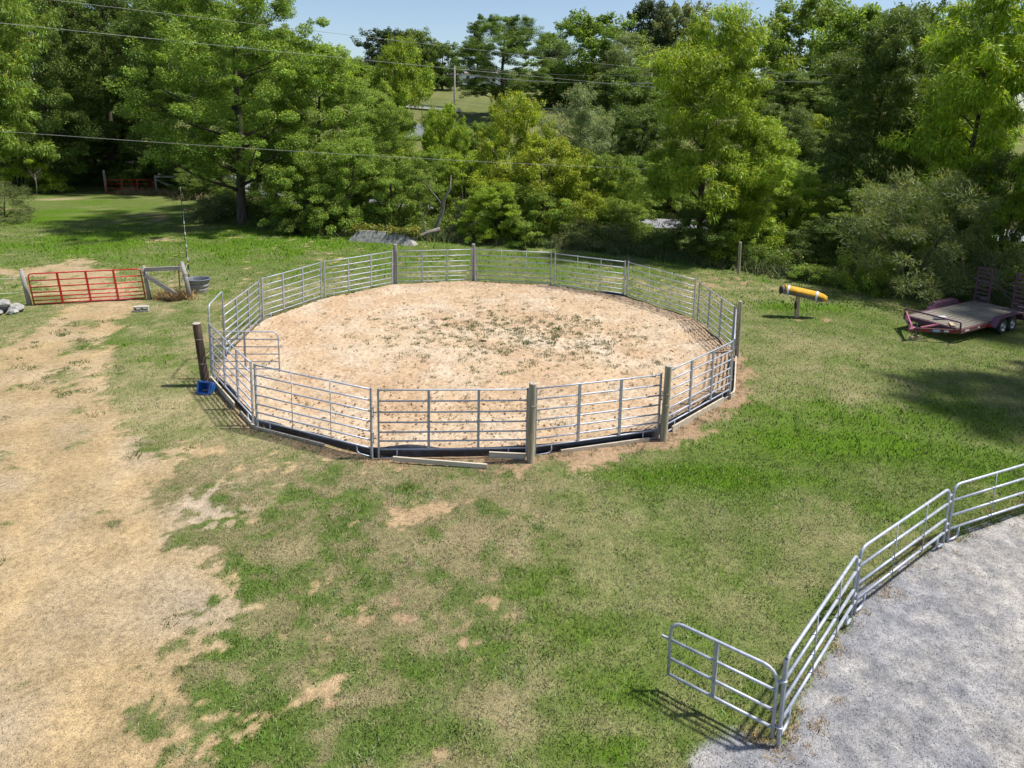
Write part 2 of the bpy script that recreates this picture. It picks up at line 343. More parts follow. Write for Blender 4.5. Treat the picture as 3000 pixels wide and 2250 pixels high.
TREELINE = [(-60, 77), (-44, 75.5), (-34, 73.5), (-28, 62), (-24, 53), (-15, 47.8), (-9, 46), (-3, 45), (4, 43.5), (9, 41), (12, 38.8), (16, 35.6), (20, 32.2), (25, 30), (34, 24)]
def tl_y(x): return np.interp(x, [p[0] for p in TREELINE], [p[1] for p in TREELINE])

def masks(x, y):
    n1 = fbm(x, y, 2.4, 1); n2 = fbm(x, y, .75, 2); n3 = fbm(x, y, .24, 3, 2)
    n4 = fbm(x, y, .11, 8, 2); nm = (n1-.5)*.9 + (n2-.5)*1.5 + (n3-.5)*1.3 + (n4-.5)*.7
    r = np.hypot(x-RC[0], y-RC[1]); a = np.arctan2(y-RC[1], x-RC[0]); dr = r-ring_r(a)
    # the worn strip outside the rails, wide on the right and in front
    wide = .25 + .55*np.exp(-((a+.65)/.7)**2) + .3*np.exp(-((a+1.5)/.5)**2)
    edge = np.clip(1-np.abs(dr)/wide*.55, 0, 1)*.95
    sdD = poly_sd(D1, x, y); D1v = np.clip(.5+sdD/np.where(y > 17, 1.1, 1.9), 0, 1)*1.02
    # two worn wheel tracks with a grassy strip between them
    dc = np.abs(poly_sd(RUT, x, y)); rut = np.exp(-((dc-.85)/.32)**2); mid = np.exp(-(dc/.45)**2)
    D1v = D1v+.25*rut*(sdD > -.6)-.20*mid*sstep(15, 20, y)+.10*sstep(16, 19, y)*(sdD > -.3)
    calm = sstep(-1.2, 1.4, x-.15*(y-8))*sstep(34, 30, y); nm = nm*(1-.45*calm)
    d0 = np.maximum.reduce([D1v, poly(D2, .8, x, y), .62*poly(D3, .45, x, y), .56*poly(D6, .2, x, y), .56*poly(D9, 1.2, x, y), .60*blobs(DIRT, x, y), edge])
    d0 = d0 - .50*blobs(TUFT, x, y)
    dirt = sstep(.40, .64, d0*1.45+nm*1.15-.31)
    pg = poly(GR, .3, x, y); grav = sstep(.35, .65, pg+nm*.6*np.clip(pg*8, 0, 1))
    lush = np.clip(blobs(LUSH, x, y)*.95+.28*sstep(33, 38, y)+((fbm(x, y, 1.7, 6)-.5)*1.5+(fbm(x, y, .45, 16)-.5)*1.3)*(1-.5*calm)+.10*calm, 0, 1)
    dry = np.clip(.27+.55*blobs(DRY, x, y)-.40*lush+((fbm(x, y, 3.1, 7)-.5)*1.2+(fbm(x, y, .6, 9)-.5)*1.5+(fbm(x, y, .18, 19, 2)-.5)*.9)*(1-.45*calm)-.08*calm-.42*sstep(31, 37, y), 0, 1)
    gray = np.clip(.10+.75*blobs(GRAY, x, y)+(fbm(x, y, 1.3, 12)-.5)*.8, 0, .7)*sstep(-3.0, -4.6, x)
    red = np.clip(.55*sstep(-3.5, -2.2, x)+.9*poly(D6, .12, x, y)+.8*poly(D9, .9, x, y)+edge*.8+blobs([(6.03, 12.83, .6, .6, .8), (-1, 9.2, .8, .8, .3)], x, y), 0, 1)
    rough = (1-calm)*sstep(17, 14, y)
    clump = sstep(.405, .575, .45*fbm(x, y, .55, 61)+.35*fbm(x, y, .17, 62, 2)+.2*n1+.24*(lush-.3)-.05*dry)
    return dict(rough=rough, clump=clump, rut=rut, dirt=dirt, grav=grav, lush=lush, dry=dry, gray=gray, red=red, dr=dr, n1=n1, n2=n2, n3=n3)

def L3(*c): return np.array(c)
def mix3(a, b, t): return a*(1-t[:, None])+b*t[:, None]
def turf_col(k):
    c = mix3(L3(.142, .178, .050)[None], L3(.092, .172, .010)[None], k['lush'])
    c = mix3(c, L3(.345, .295, .155)[None], k['dry'])
    rc = mix3(L3(.275, .215, .125)[None], L3(.100, .146, .034)[None], k['clump'])
    c = mix3(c, rc, k['rough']*.62)
    return c*.86
def ground_col(x, y, k):
    c = turf_col(k)*.92
    soil = mix3(L3(.390, .285, .155)[None], L3(.385, .325, .252)[None], k['gray'])
    soil = mix3(soil, L3(.31, .205, .135)[None], np.clip(k['red'], 0, 1)*.7)
    soil = soil*((.74+.26*k['n2'])*(1+.10*k['rut']))[:, None]
    c = mix3(c, soil, k['dirt'])
    tan = np.clip(.18+sstep(5.0, 9.0, x-.45*(y-8))*.70+(k['n2']-.5)*.7+(k['n3']-.5)*.8, 0, 1)
    gr = mix3(L3(.225, .226, .246)[None], L3(.345, .32, .292)[None], tan)*(.70+.50*k['n3'])[:, None]
    c = mix3(c, gr, k['grav'])
    # leaf litter under the trees, rough pasture on the hill
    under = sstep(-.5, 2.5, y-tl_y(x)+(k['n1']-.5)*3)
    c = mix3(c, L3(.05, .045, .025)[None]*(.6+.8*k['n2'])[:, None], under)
    hill = sstep(60, 80, y)
    c = mix3(c, mix3(L3(.105, .128, .034)[None], L3(.165, .165, .062)[None], np.clip(k['n1']*1.6-.3, 0, 1)), hill)
    return c

def lines(a, b, s): return np.arange(a, b, s)
def grow(a, s, f, n): return a+s*np.cumsum(f**np.arange(1, n+1))
xs = np.concatenate([(-grow(27, .22, 1.16, 26))[::-1], lines(-27, -8, .2), lines(-8, 12, .085), lines(12, 27.01, .2), grow(27, .22, 1.16, 26)])
ys = np.concatenate([lines(-8, 6.4, .9), lines(6.4, 15.6, .085), lines(15.6, 46, .2), grow(46, .22, 1.10, 52)])
GX, GY = np.meshgrid(xs, ys); gx, gy = GX.ravel(), GY.ravel()
mk = masks(gx, gy)
gzv = gz(gx, gy) - np.where(mk['dr'] < -.25, .12, 0) - .02*mk['dirt']*mk['n3'] - .035*mk['rut']*mk['dirt'] - .015*mk['grav']*(1-3.2*(fbm(gx, gy, .33, 51)-.5)-2.2*(fbm(gx, gy, .9, 52)-.5))
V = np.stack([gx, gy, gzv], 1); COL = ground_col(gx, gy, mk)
nx, ny = len(xs), len(ys)
ii = (np.arange(ny-1)[:, None]*nx+np.arange(nx-1)[None]).ravel()
Q = np.stack([ii, ii+1, ii+nx+1, ii+nx], 1)
fc = V[Q].mean(1)
isg = poly_sd(GR, fc[:, 0], fc[:, 1]) > -.15
isd = ~isg & ((poly_sd(D1, fc[:, 0], fc[:, 1]) > 0) | (poly_sd(D2, fc[:, 0], fc[:, 1]) > 0))
def sub_ground(name, sel, label):
    q = Q[sel]; u, inv = np.unique(q, return_inverse=True)
    me = np_mesh(name, V[u], quads=inv.reshape(q.shape).astype(np.int32), smooth=True)
    set_col(me, 'col', COL[u]); me.materials.append(M['ground'])
    o = obj(name, me); tag(o, label, kind='structure'); return o
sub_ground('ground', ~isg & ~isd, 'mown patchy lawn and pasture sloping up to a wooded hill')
sub_ground('dirt_track', isd, 'bare tan dirt drive running to the red gate')
sub_ground('gravel_arena', isg, 'grey gravel arena floor in the lower right corner')

# ------------------------------------------------------------------ sand of the round pen
def sand_z(r, a, x, y):
    t = r/ring_r(a)
    far = np.clip(.5+.5*np.sin(a+.35), 0, 1)
    return .06 + t**8*(.03+.15*far) + .05*(fbm(x, y, 2.2, 21)-.5)
NR, NT = 150, 620
tr = np.sqrt(np.linspace(0.0004, 1, NR)); tr = .45*tr+.55*np.linspace(.01, 1, NR)
th = np.linspace(-np.pi, np.pi, NT, endpoint=False)
TT, RR_ = np.meshgrid(th, tr); sa = TT.ravel(); srr = RR_.ravel()*(ring_r(sa)-.09)
sx, sy = RC[0]+srr*np.cos(sa), RC[1]+srr*np.sin(sa)
sz = sand_z(srr, sa, sx, sy)
# hoof prints: a dent with a pushed-up rim behind it
rg = np.random.default_rng(5)
nd = 5200; da = rg.uniform(-np.pi, np.pi, nd); dq = np.sqrt(rg.uniform(0, 1, nd)); dq = np.where(rg.random(nd) < .45, 1-.3*rg.random(nd)**1.4, dq)
dx, dy = RC[0]+dq*8.7*np.cos(da), RC[1]+dq*8.7*np.sin(da)
order = np.argsort(sy); sxs, sys_ = sx[order], sy[order]
dz = np.zeros(len(sx)); dark = np.zeros(len(sx))
for k in range(nd):
    R_ = rg.uniform(.07, .15); i0, i1 = np.searchsorted(sys_, (dy[k]-R_*2, dy[k]+R_*2))
    idx = order[i0:i1]; ex, ey = sx[idx]-dx[k], sy[idx]-dy[k]
    cs, sn = math.cos(k*2.4), math.sin(k*2.4); e1, e2 = ex*cs+ey*sn, (-ex*sn+ey*cs)*1.35
    q = (e1*e1+e2*e2)/R_**2; h_ = rg.uniform(.012, .045)
    dz[idx] += -h_*np.exp(-q*2.2) + .5*h_*np.exp(-(np.sqrt(q)-1.15)**2*9)
    dark[idx] = np.maximum(dark[idx], np.exp(-q*4)*rg.random())
sz = sz + np.clip(dz, -.06, .04) + .014*(fbm(sx, sy, .22, 25)-.5)
sc1 = mix3(L3(.490, .365, .240)[None], L3(.445, .308, .195)[None], np.clip(fbm(sx, sy, 1.8, 31)*1.9-.45, 0, 1))
sc1 = mix3(sc1, L3(.53, .43, .32)[None], np.clip(fbm(sx, sy, 1.1, 33)*2.2-.9, 0, 1))
sc1 = sc1*(.87+.18*fbm(sx, sy, .3, 35))[:, None]
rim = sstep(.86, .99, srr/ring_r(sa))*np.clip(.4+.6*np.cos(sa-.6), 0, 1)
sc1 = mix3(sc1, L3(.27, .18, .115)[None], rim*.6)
dent_shade = np.clip(dark*.35, 0, .4)*sstep(.45, .75, fbm(sx, sy, .9, 37)+.15)  # shade inside the hoof prints, painted into the sand colour
sc1 = mix3(sc1, L3(.15, .10, .07)[None], dent_shade)
ii = (np.arange(NR-1)[:, None]*NT+np.arange(NT)[None]).ravel(); jj = (np.arange(NR-1)[:, None]*NT+(np.arange(NT)[None]+1) % NT).ravel()
sq = np.stack([ii, jj, jj+NT, ii+NT], 1)
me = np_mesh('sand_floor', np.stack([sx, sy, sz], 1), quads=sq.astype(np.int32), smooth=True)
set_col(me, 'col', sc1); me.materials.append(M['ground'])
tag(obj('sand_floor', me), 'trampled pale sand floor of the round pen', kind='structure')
def sandz1(x, y):
    r = np.hypot(x-RC[0], y-RC[1]); a = np.arctan2(y-RC[1], x-RC[0]); return sand_z(r, a, x, y)

# ------------------------------------------------------------------ roads beyond the trees
def ribbon(name, pts, w, mat, label, dz=.05):
    mb = MB(); P = [Vector((p[0], p[1], 0)) for p in pts]; vs = []
    for i, p in enumerate(P):
        t = (P[min(i+1, len(P)-1)]-P[max(i-1, 0)]).normalized(); n = Vector((-t.y, t.x, 0))
        for s in (-1, -.33, .33, 1):
            q = p+n*s*w/2; vs.append((q.x, q.y, max(gz1(q.x, q.y), gz1(p.x, p.y)-.1)+dz))
    k = 4
    mb.add(vs, [(i*k+j, i*k+j+1, (i+1)*k+j+1, (i+1)*k+j) for i in range(len(P)-1) for j in range(k-1)], True)
    o = mb.build(name, mat); tag(o, label, kind='structure'); return o
def resample(pts, step):
    out = [pts[0]]
    for a, b in zip(pts, pts[1:]):
        d = math.hypot(b[0]-a[0], b[1]-a[1]); n = max(1, int(d/step))
        out += [(a[0]+(b[0]-a[0])*i/n, a[1]+(b[1]-a[1])*i/n) for i in range(1, n+1)]
    return out
ribbon('road', resample([(90, 49), (40, 52.5), (22, 54), (10, 54.6), (0, 58.5), (-8, 63.5), (-25, 73), (-60, 92)], 3), 5.2, M['asphalt'], 'grey country road running behind the tree line', .12)
ribbon('hill_road', resample([(-10.4, 131.4), (-16, 135), (-26, 141)], 3), 2.6, M['asphalt'], 'road climbing the hill beyond the trees', .35)
# ------------------------------------------------------------------ trees
TINTS = {0: (.200, .300, .046), 1: (.285, .405, .038), 2: (.138, .212, .044), 3: (.195, .240, .092), 4: (.235, .300, .135), 5: (.295, .370, .034), 6: (.066, .100, .042)}  # dark green tint carries the self-shade of the crowns in its colour
UP = np.array([0, 0, 1.0])
def unit(v): return v/np.maximum(1e-9, np.linalg.norm(v, axis=1))[:, None]

def leaf_cloud(rg, cen, rad, n, ln, wd, droop, flat=.7, spread=2.4, updir=None):
    """n leaves round each clump centre: four-cornered blades folded along the midrib"""
    m_ = len(cen); ci = np.repeat(np.arange(m_), n)
    d = unit(rg.normal(size=(len(ci), 3))); q = rad[ci]*rg.random(len(ci))**(1/spread)
    p = cen[ci]+d*q[:, None]*np.array([1, 1, flat])
    ld = unit(d*.8+rg.normal(size=d.shape)*.55-UP*droop)
    s = unit(np.cross(ld, UP*.7+d*.55+rg.normal(size=d.shape)*.55))
    nrm = np.cross(s, ld)
    l = ln*rg.uniform(.65, 1.3, len(ci))[:, None]; w = wd*rg.uniform(.7, 1.25, len(ci))[:, None]
    v = np.stack([p, p+ld*l*.45+s*w*.5+nrm*w*.12, p+ld*l, p+ld*l*.45-s*w*.5+nrm*w*.12], 1).reshape(-1, 3)
    f = np.arange(len(ci)*4).reshape(-1, 4)
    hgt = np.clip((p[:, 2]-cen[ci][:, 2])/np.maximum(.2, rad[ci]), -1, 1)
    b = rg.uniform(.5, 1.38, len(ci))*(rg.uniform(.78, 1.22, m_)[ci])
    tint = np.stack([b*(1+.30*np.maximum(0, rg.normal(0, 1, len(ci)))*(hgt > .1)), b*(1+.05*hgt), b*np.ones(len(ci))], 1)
    return v, f, np.repeat(tint, 4, 0)

SPEC = { # height, width, crown base, clumps, clump radius, leaves each, leaf length, width, droop, profile, stem radius
 'maple':  (18, 14, .21, 300, .72, 480, .145, .09, .45, 'round', .34, 0),
 'maple2': (16, 11, .10, 250, .68, 400, .145, .09, .45, 'round', .26, 0),
 'elder':  (6.5, 7, .0, 185, .46, 330, .122, .066, .5, 'bush', .12, 0),
 'elder2': (6, 7.5, .0, 190, .46, 330, .122, .066, .5, 'bush', .11, 0),
 'heaven': (15, 9.5, .24, 210, .62, 270, .30, .062, .75, 'tall', .22, 1),
 'heaven2': (13, 8, .05, 195, .60, 270, .30, .062, .75, 'tall', .18, 1),
 'hill':   (16, 16, .08, 210, 1.0, 150, .38, .26, .4, 'round', .36, 0),
 'hill2':  (16, 15, .06, 210, 1.0, 150, .38, .26, .4, 'tall', .34, 0),
 'cedar':  (18, 8, .05, 90, .9, 120, .45, .16, .2, 'cone', .28, 0),
 'willow': (12, 8.5, .06, 110, .8, 250, .26, .07, .6, 'tall', .2, 0),
 'shrub':  (1.6, 3.6, .0, 45, .35, 170, .12, .06, .3, 'bush', .03, 0),
 'shrub2': (1.6, 4.2, .0, 50, .34, 170, .15, .035, .1, 'bush', .03, 0),
 'feather': (6, 8, .0, 120, .62, 230, .26, .035, -.1, 'bush', .09, 0),
}
def prof(kind, t):
    if kind == 'round': return np.sqrt(np.clip(1-((t-.46)/.56)**2, 0, 1))
    if kind == 'bush': return np.sqrt(np.clip(1-((t-.30)/.72)**2, 0, 1))
    if kind == 'cone': return np.clip(1.0-t*.95, 0, 1)
    return np.clip(np.sqrt(np.clip(1-((t-.40)/.62)**2, 0, 1))*(.78+.22*np.cos(t*9)), 0, 1)

PROTO = {}
def make_proto(kind):
    H, W, cb, nc, cr, nl, ln, wd, dr_, pf, tr_, lean = SPEC[kind]
    rg = np.random.default_rng(abs(hash_name(kind)))
    t = rg.random(nc*6)*.97+.015; keep = rg.random(nc*6) < prof(pf, t)+.08; t = t[keep][:nc]; k = len(t)
    a = rg.uniform(0, 2*np.pi, k); ph = rg.uniform(0, 6.28, 4)
    lob = 1+.22*np.sin(3*a+ph[0]+5*t)+.14*np.sin(5*a+ph[1]-7*t)
    rf = rg.uniform(.12, 1, k)**.55
    R = (W/2-cr*.6)*prof(pf, t)*lob*rf
    cz = H*(cb+(1-cb)*t)
    cz = np.minimum(cz, H-cr*.45)
    cen = np.stack([R*np.cos(a), R*np.sin(a), np.maximum(cz, cr*.45)], 1)
    if lean: cen[:, 0] += -.9+1.6*(cz/H)
    rad = cr*rg.uniform(.5, 1.5, k)
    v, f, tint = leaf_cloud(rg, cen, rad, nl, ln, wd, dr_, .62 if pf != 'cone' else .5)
    # loose sprays so that the outline is ragged
    k2 = k//2; pick = rg.choice(k, k2, replace=False); out = cen[pick]*np.array([1, 1, 1.0])
    out = out+unit(cen[pick]-np.array([0, 0, H*.45]))*rad[pick][:, None]*1.15
    out[:, 2] = np.clip(out[:, 2], .2, H)
    v2, f2, t2 = leaf_cloud(rg, out, rad[pick]*.42, nl//5, ln, wd, dr_, .8)
    v = np.concatenate([v, v2]); f = np.concatenate([f, f2+len(tint)]); tint = np.concatenate([tint, t2])
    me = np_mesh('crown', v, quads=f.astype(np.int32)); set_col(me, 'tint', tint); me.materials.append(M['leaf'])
    # trunk and limbs
    mb = MB(); ox = (lambda z: (-.9+1.6*z/H)) if lean else (lambda z: 0)
    def wob(z): return (ox(z)*(z/H)**.7+.12*math.sin(z*.9+ph[2])*(z/H)*2 if lean else .10*math.sin(z*.7+ph[2])*min(1, z/3), .10*math.sin(z*.6+ph[3])*min(1, z/3))
    if pf == 'bush':
        for q in range(7):
            i = rg.integers(k); e = cen[i]; mb.tube([(e[0]*.04, e[1]*.04, -.1), (e[0]*.25, e[1]*.25, e[2]*.45), (e[0]*.85, e[1]*.85, e[2]*.95)], tr_, 5, rs=[tr_, tr_*.7, tr_*.25])
    else:
        zs = [i/9*H*.9 for i in range(10)]
        mb.tube([(0, 0, -.25)]+[(*wob(z), z) for z in zs], tr_, 9, rs=[tr_*1.5]+[tr_*(1.18 if i == 0 else 1-.88*i/9.5) for i in range(10)])
        idx = rg.choice(k, min(k, 34), replace=False)
        for i in idx:
            e = cen[i]; z0 = max(H*.10, e[2]-.35*math.hypot(e[0], e[1])-.05*H)
            w0 = wob(z0); r0 = tr_*max(.12, (1-.9*z0/H))*.45
            mid = ((w0[0]+e[0])*.5, (w0[1]+e[1])*.5, z0+(e[2]-z0)*.38)
            mb.tube([(w0[0], w0[1], z0), mid, tuple(e)], r0, 5, rs=[r0, r0*.65, r0*.2])
    tm = mb.mesh('trunk'); tm.materials.append(M['bark'])
    return tm, me, H, W
def hash_name(s):
    h = 0
    for ch in s: h = (h*131+ord(ch)) % 1000003
    return h

TREES = [
('maple', -20.26, 50.4, 18.1, 15.0, 0, 'tree', 'tall maple with thick bare trunk standing at the edge of the lawn'),
('maple2', -34.27, 73, 22.1, 14.6, 2, 'tree', 'dark maple close behind the tall bare-trunked maple'),
('maple2', -15.32, 54, 13.7, 9.7, 0, 'tree', 'bright green tree just right of the tall bare-trunked maple'),
('maple', -44.93, 76, 23.1, 17.3, 2, 'tree', 'tall dark tree rising behind the far red gate'),
('maple2', -48.02, 70, 22.5, 14.0, 2, 'tree', 'tall dark tree left of the far red gate'),
('hill', -54.49, 84, 14.5, 12.2, 3, 'tree', 'pale olive round-topped tree in front of the tall dark left-hand trees'),
('heaven', -38.53, 50, 18.7, 9.7, 0, 'tree', 'bright leafy tree cut off by the upper left corner of the photo'),
('elder', -49.87, 68, 7.6, 8.9, 1, 'shrub', 'bright green bush below the corner tree at the left edge'),
('elder2', -48.58, 79, 4.8, 12.5, 2, 'shrub', 'dark bush in the shade left of the far red gate'),
('elder', -42.16, 78, 6.1, 11.8, 2, 'shrub', 'dark bush directly behind the far red gate'),
('elder2', -36.48, 75, 5.2, 10.3, 2, 'shrub', 'dark bush behind the timber brace of the far red gate'),
('feather', -37.92, 50, 2.9, 5.2, 3, 'shrub', 'grey-green feathery shrub at the left edge of the paddock'),
('shrub', -23.01, 52, 1.9, 3.9, 3, 'shrub', 'low grey-green bush left of the tall maple trunk'),
('elder2', -14.91, 48.5, 5.1, 6.4, 0, 'shrub', 'leafy box elder bush right of the tall maple trunk'),
('elder', -12.25, 49, 6.6, 7.1, 0, 'shrub', 'broad box elder bush behind the left end of the concrete wall'),
('elder2', -8.79, 50, 5.4, 6.2, 0, 'shrub', 'box elder bush behind the concrete wall'),
('maple2', -12.98, 60, 10.5, 8.7, 0, 'tree', 'leafy tree behind the box elder bushes left of the utility pole'),
('heaven2', -12.66, 72, 16.4, 8.2, 1, 'tree', 'slender bright tree with drooping fronds left of the utility pole'),
('elder', -6.93, 66, 9.5, 5.9, 1, 'shrub', 'yellow-green bush at the foot of the utility pole'),
('elder2', -7.2, 56, 5.4, 5.8, 0, 'shrub', 'green bush behind the dead grey snag'),
('elder', -0.03, 53, 10.2, 6.9, 5, 'tree', 'yellow-leaved young tree in the middle of the tree line'),
('elder2', 2.29, 49, 6.9, 8.8, 5, 'shrub', 'broad yellow-green bush behind the far round pen posts'),
('elder', -1.11, 46, 3.9, 5.4, 1, 'shrub', 'low yellow-green bush right of the dead grey snag'),
('willow', 6.03, 62, 11.4, 7.7, 4, 'tree', 'silvery green willow-like tree right of the yellow-leaved tree'),
('elder2', 7.53, 51, 5.7, 5.6, 0, 'shrub', 'green bush left of the tall frond-leaved tree'),
('elder', 13.71, 68, 4.9, 10.8, 2, 'shrub', 'dark hedge-like bush across the road left of the frond-leaved tree'),
('shrub2', 5.31, 44, 1.7, 5.2, 3, 'shrub', 'low weedy bush behind the round pen right of the yellow-green bush'),
('heaven', 11.86, 42, 15.1, 9.3, 1, 'tree', 'tall bright tree with drooping fronds and leaning trunk behind the round pen'),
('heaven2', 14.33, 41, 8.6, 5.9, 1, 'tree', 'bright lower frond-leaved tree beside the tall leaning-trunk tree'),
('elder2', 11.99, 41, 3.4, 5.4, 2, 'shrub', 'vine-covered dark bush behind the lone wooden post'),
('elder', 19.84, 48, 5.0, 6.3, 1, 'shrub', 'light green bush between the two frond-leaved trees'),
('elder', 34.19, 78, 5.6, 5.9, 5, 'tree', 'small round yellow-green tree beyond the road'),
('heaven', 26.02, 49, 16.2, 9.8, 2, 'tree', 'tall dark frond-leaved tree behind the olive shrub'),
('heaven2', 26.21, 39, 17.1, 9.1, 1, 'tree', 'tall bright frond-leaved tree at the right edge above the trailer'),
('heaven', 27.04, 33, 15.9, 5.9, 1, 'tree', 'frond-leaved tree half cut off by the right edge of the photo'),
('feather', 20.37, 33.5, 6.0, 7.9, 3, 'shrub', 'big olive feathery shrub behind the purple trailer'),
('elder', 18.89, 38.5, 3.0, 5.6, 2, 'shrub', 'dark shrub left of the olive feathery shrub'),
('elder2', 26.73, 36.5, 7.0, 5.8, 2, 'shrub', 'dark shrub behind the trailer ramps'),
('shrub', 16.14, 35.3, 0.8, 2.9, 0, 'shrub', 'low vines spilling over the lawn behind the saddle stand'),
('shrub2', 17.74, 33.2, 2.0, 3.2, 0, 'shrub', 'low weedy shrub left of the trailer fender'),
('shrub', 13.98, 38.5, 1.3, 2.9, 2, 'shrub', 'low shrub right of the lone wooden post'),
('shrub2', 10.17, 44.5, 1.1, 4.6, 2, 'shrub', 'low dark shrub left of the lone wooden post'),
('shrub', -14.92, 47, 1.1, 3.9, 2, 'shrub', 'low shrub at the lawn edge right of the tall maple'),
('elder', 35.08, 60, 6.3, 10.8, 2, 'shrub', 'dark bush filling the gap behind the olive shrub'),
('elder2', 27.59, 72, 4.3, 8.9, 2, 'shrub', 'dark bush across the road behind the bright lower frond tree'),
('hill', -45.71, 165, 12.1, 15.9, 1, 'tree', 'light green treetop on the hill right of the tall maple'),
('hill2', -41.96, 180, 9.5, 13.7, 0, 'tree', 'small treetop on the hill between the maple and the slender frond tree'),
('hill', -38.11, 205, 17.0, 18.4, 6, 'tree', 'dark tree on the hill behind the slender frond tree'),
('hill2', -27.04, 195, 17.2, 16.1, 2, 'tree', 'dark round tree on the hill left of the utility pole'),
('hill', -20.99, 200, 13.4, 13.8, 2, 'tree', 'dark tree on the hill behind the utility pole'),
('maple', -2.18, 126, 18.3, 20.4, 2, 'tree', 'large dark tree with thick trunk beside the white house on the hill'),
('cedar', -12.24, 225, 18.4, 10.9, 6, 'tree', 'blue-green conifer behind the large hill tree'),
('hill2', 11.49, 215, 16.9, 13.3, 6, 'tree', 'dark distant treetop right of the large hill tree'),
('hill', 16.05, 145, 18.5, 21.0, 0, 'tree', 'large bright tree on the hill right of the white house'),
('willow', 21.72, 132, 14.1, 15.5, 4, 'tree', 'grey-green tree on the hill left of the tall leaning-trunk tree'),
('hill2', 32.15, 165, 22.3, 17.1, 6, 'tree', 'dark tall tree on the hilltop behind the grey-green tree'),
('hill', 38.17, 160, 20.7, 16.6, 3, 'tree', 'pale tree on the hilltop directly above the leaning-trunk tree'),
('hill2', 46.38, 150, 15.3, 15.5, 2, 'tree', 'dark hill tree behind the leaning-trunk tree'),
('cedar', 79.78, 215, 23.8, 8.9, 6, 'tree', 'dark conifer on the skyline right of the leaning-trunk tree'),
('hill', 55.05, 130, 20.4, 19.7, 0, 'tree', 'big round tree on the hill in the upper right'),
('hill2', 58.08, 120, 18.8, 17.4, 0, 'tree', 'big tree on the hill right of the round hill tree'),
('hill', 42.89, 110, 7.9, 12.9, 2, 'tree', 'dark wooded tree on the slope beneath the skyline conifer'),
('hill2', 46.38, 100, 6.3, 13.8, 2, 'tree', 'dark shaded tree on the slope above the roundish yellow tree'),
('hill', 65.7, 115, 18.2, 18.2, 2, 'tree', 'dark tree on the hill behind the tall dark frond tree'),
('hill2', 72.44, 110, 17.6, 17.5, 2, 'tree', 'dark tree on the hill behind the bright right-edge tree'),
('hill', 14.1, 100, 5.1, 10.3, 2, 'tree', 'dark tree on the slope below the grey-green hill tree'),
('hill2', -41.34, 120, 15.6, 16.6, 2, 'tree', 'dark hill tree behind the right side of the tall maple'),
('hill', -55.33, 130, 18.3, 23.3, 2, 'tree', 'dark hill tree behind the tall maple'),
('hill2', -68.41, 125, 19.7, 22.4, 2, 'tree', 'dark hill tree behind the trees at the far gate'),
('hill', -81.91, 120, 20.9, 24.8, 2, 'tree', 'dark hill tree behind the left-hand trees'),
('elder', -3.94, 58, 5.5, 6.8, 1, 'shrub', 'yellow-green bush between the dead snag and the yellow-leaved tree'),
('elder2', 1.23, 46.5, 3.8, 7.1, 0, 'shrub', 'leafy green bush in front of the broad yellow-green bush'),
('elder', 5.4, 52, 5.5, 7.2, 1, 'shrub', 'yellow-green bush below the silvery willow-like tree'),
('elder2', 7.5, 47.5, 2.8, 4.9, 0, 'shrub', 'low green bush between the weedy bush and the leaning-trunk tree'),
('elder', 14.17, 62, 5.5, 8.1, 0, 'shrub', 'green bush across the road directly left of the leaning trunk'),
('hill2', 15.78, 100, 10.8, 11.7, 2, 'tree', 'dark tree on the slope left of the leaning-trunk tree'),
('hill', 23.22, 108, 7.6, 11.2, 2, 'tree', 'dark tree on the slope behind the leaning-trunk tree crown'),
('elder', 21.44, 55, 5.8, 6.5, 0, 'shrub', 'green bush right of the bright lower frond-leaved tree'),
('elder2', 26.63, 57, 5.4, 7.5, 0, 'shrub', 'green bush below the small round yellow-green tree'),
('elder', 23.81, 46, 4.4, 6.7, 0, 'shrub', 'green bush at the foot of the tall dark frond tree'),
('heaven2', 29.37, 47, 12.1, 8.4, 0, 'tree', 'frond-leaved tree between the dark and the bright right-hand trees'),
('elder2', 21.26, 62, 4.3, 7.3, 0, 'shrub', 'green bush across the road right of the leaning trunk'),
('maple2', -21.08, 60, 14.6, 8.7, 0, 'tree', 'leafy tree close behind the right half of the tall maple'),
('elder2', -30.09, 68, 3.9, 8.0, 2, 'shrub', 'dark bush left of the tall maple trunk'),
('hill2', 9.02, 150, 7.6, 14.5, 0, 'tree', 'tree on the hill between the white house and the large bright tree'),
('elder', 13.27, 76, 8.8, 11.0, 2, 'shrub', 'dark bush on the shaded slope behind the silvery willow-like tree'),
('elder2', 10.71, 84, 6.9, 9.9, 2, 'shrub', 'dark bush high on the slope above the road'),
('elder', 28.85, 74, 7.5, 9.7, 2, 'shrub', 'dark bush on the slope behind the bright lower frond tree'),
('elder2', 35.33, 72, 6.4, 9.9, 2, 'shrub', 'dark bush right of the small round yellow-green tree'),
('maple2', 22.4, 19.8, 17.0, 7.8, 0, 'tree', 'tree just outside the right edge whose shade falls on the lawn'),
('maple2', 29.0, 28.2, 19.0, 8.6, 0, 'tree', 'tree outside the right edge shading the trailer'),
('elder', -6.77, 74, 8.4, 6.6, 0, 'shrub', 'green bush just right of the utility pole foot'),
('elder2', -3.43, 72, 8.0, 7.5, 0, 'shrub', 'green bush below the large hill tree'),
]
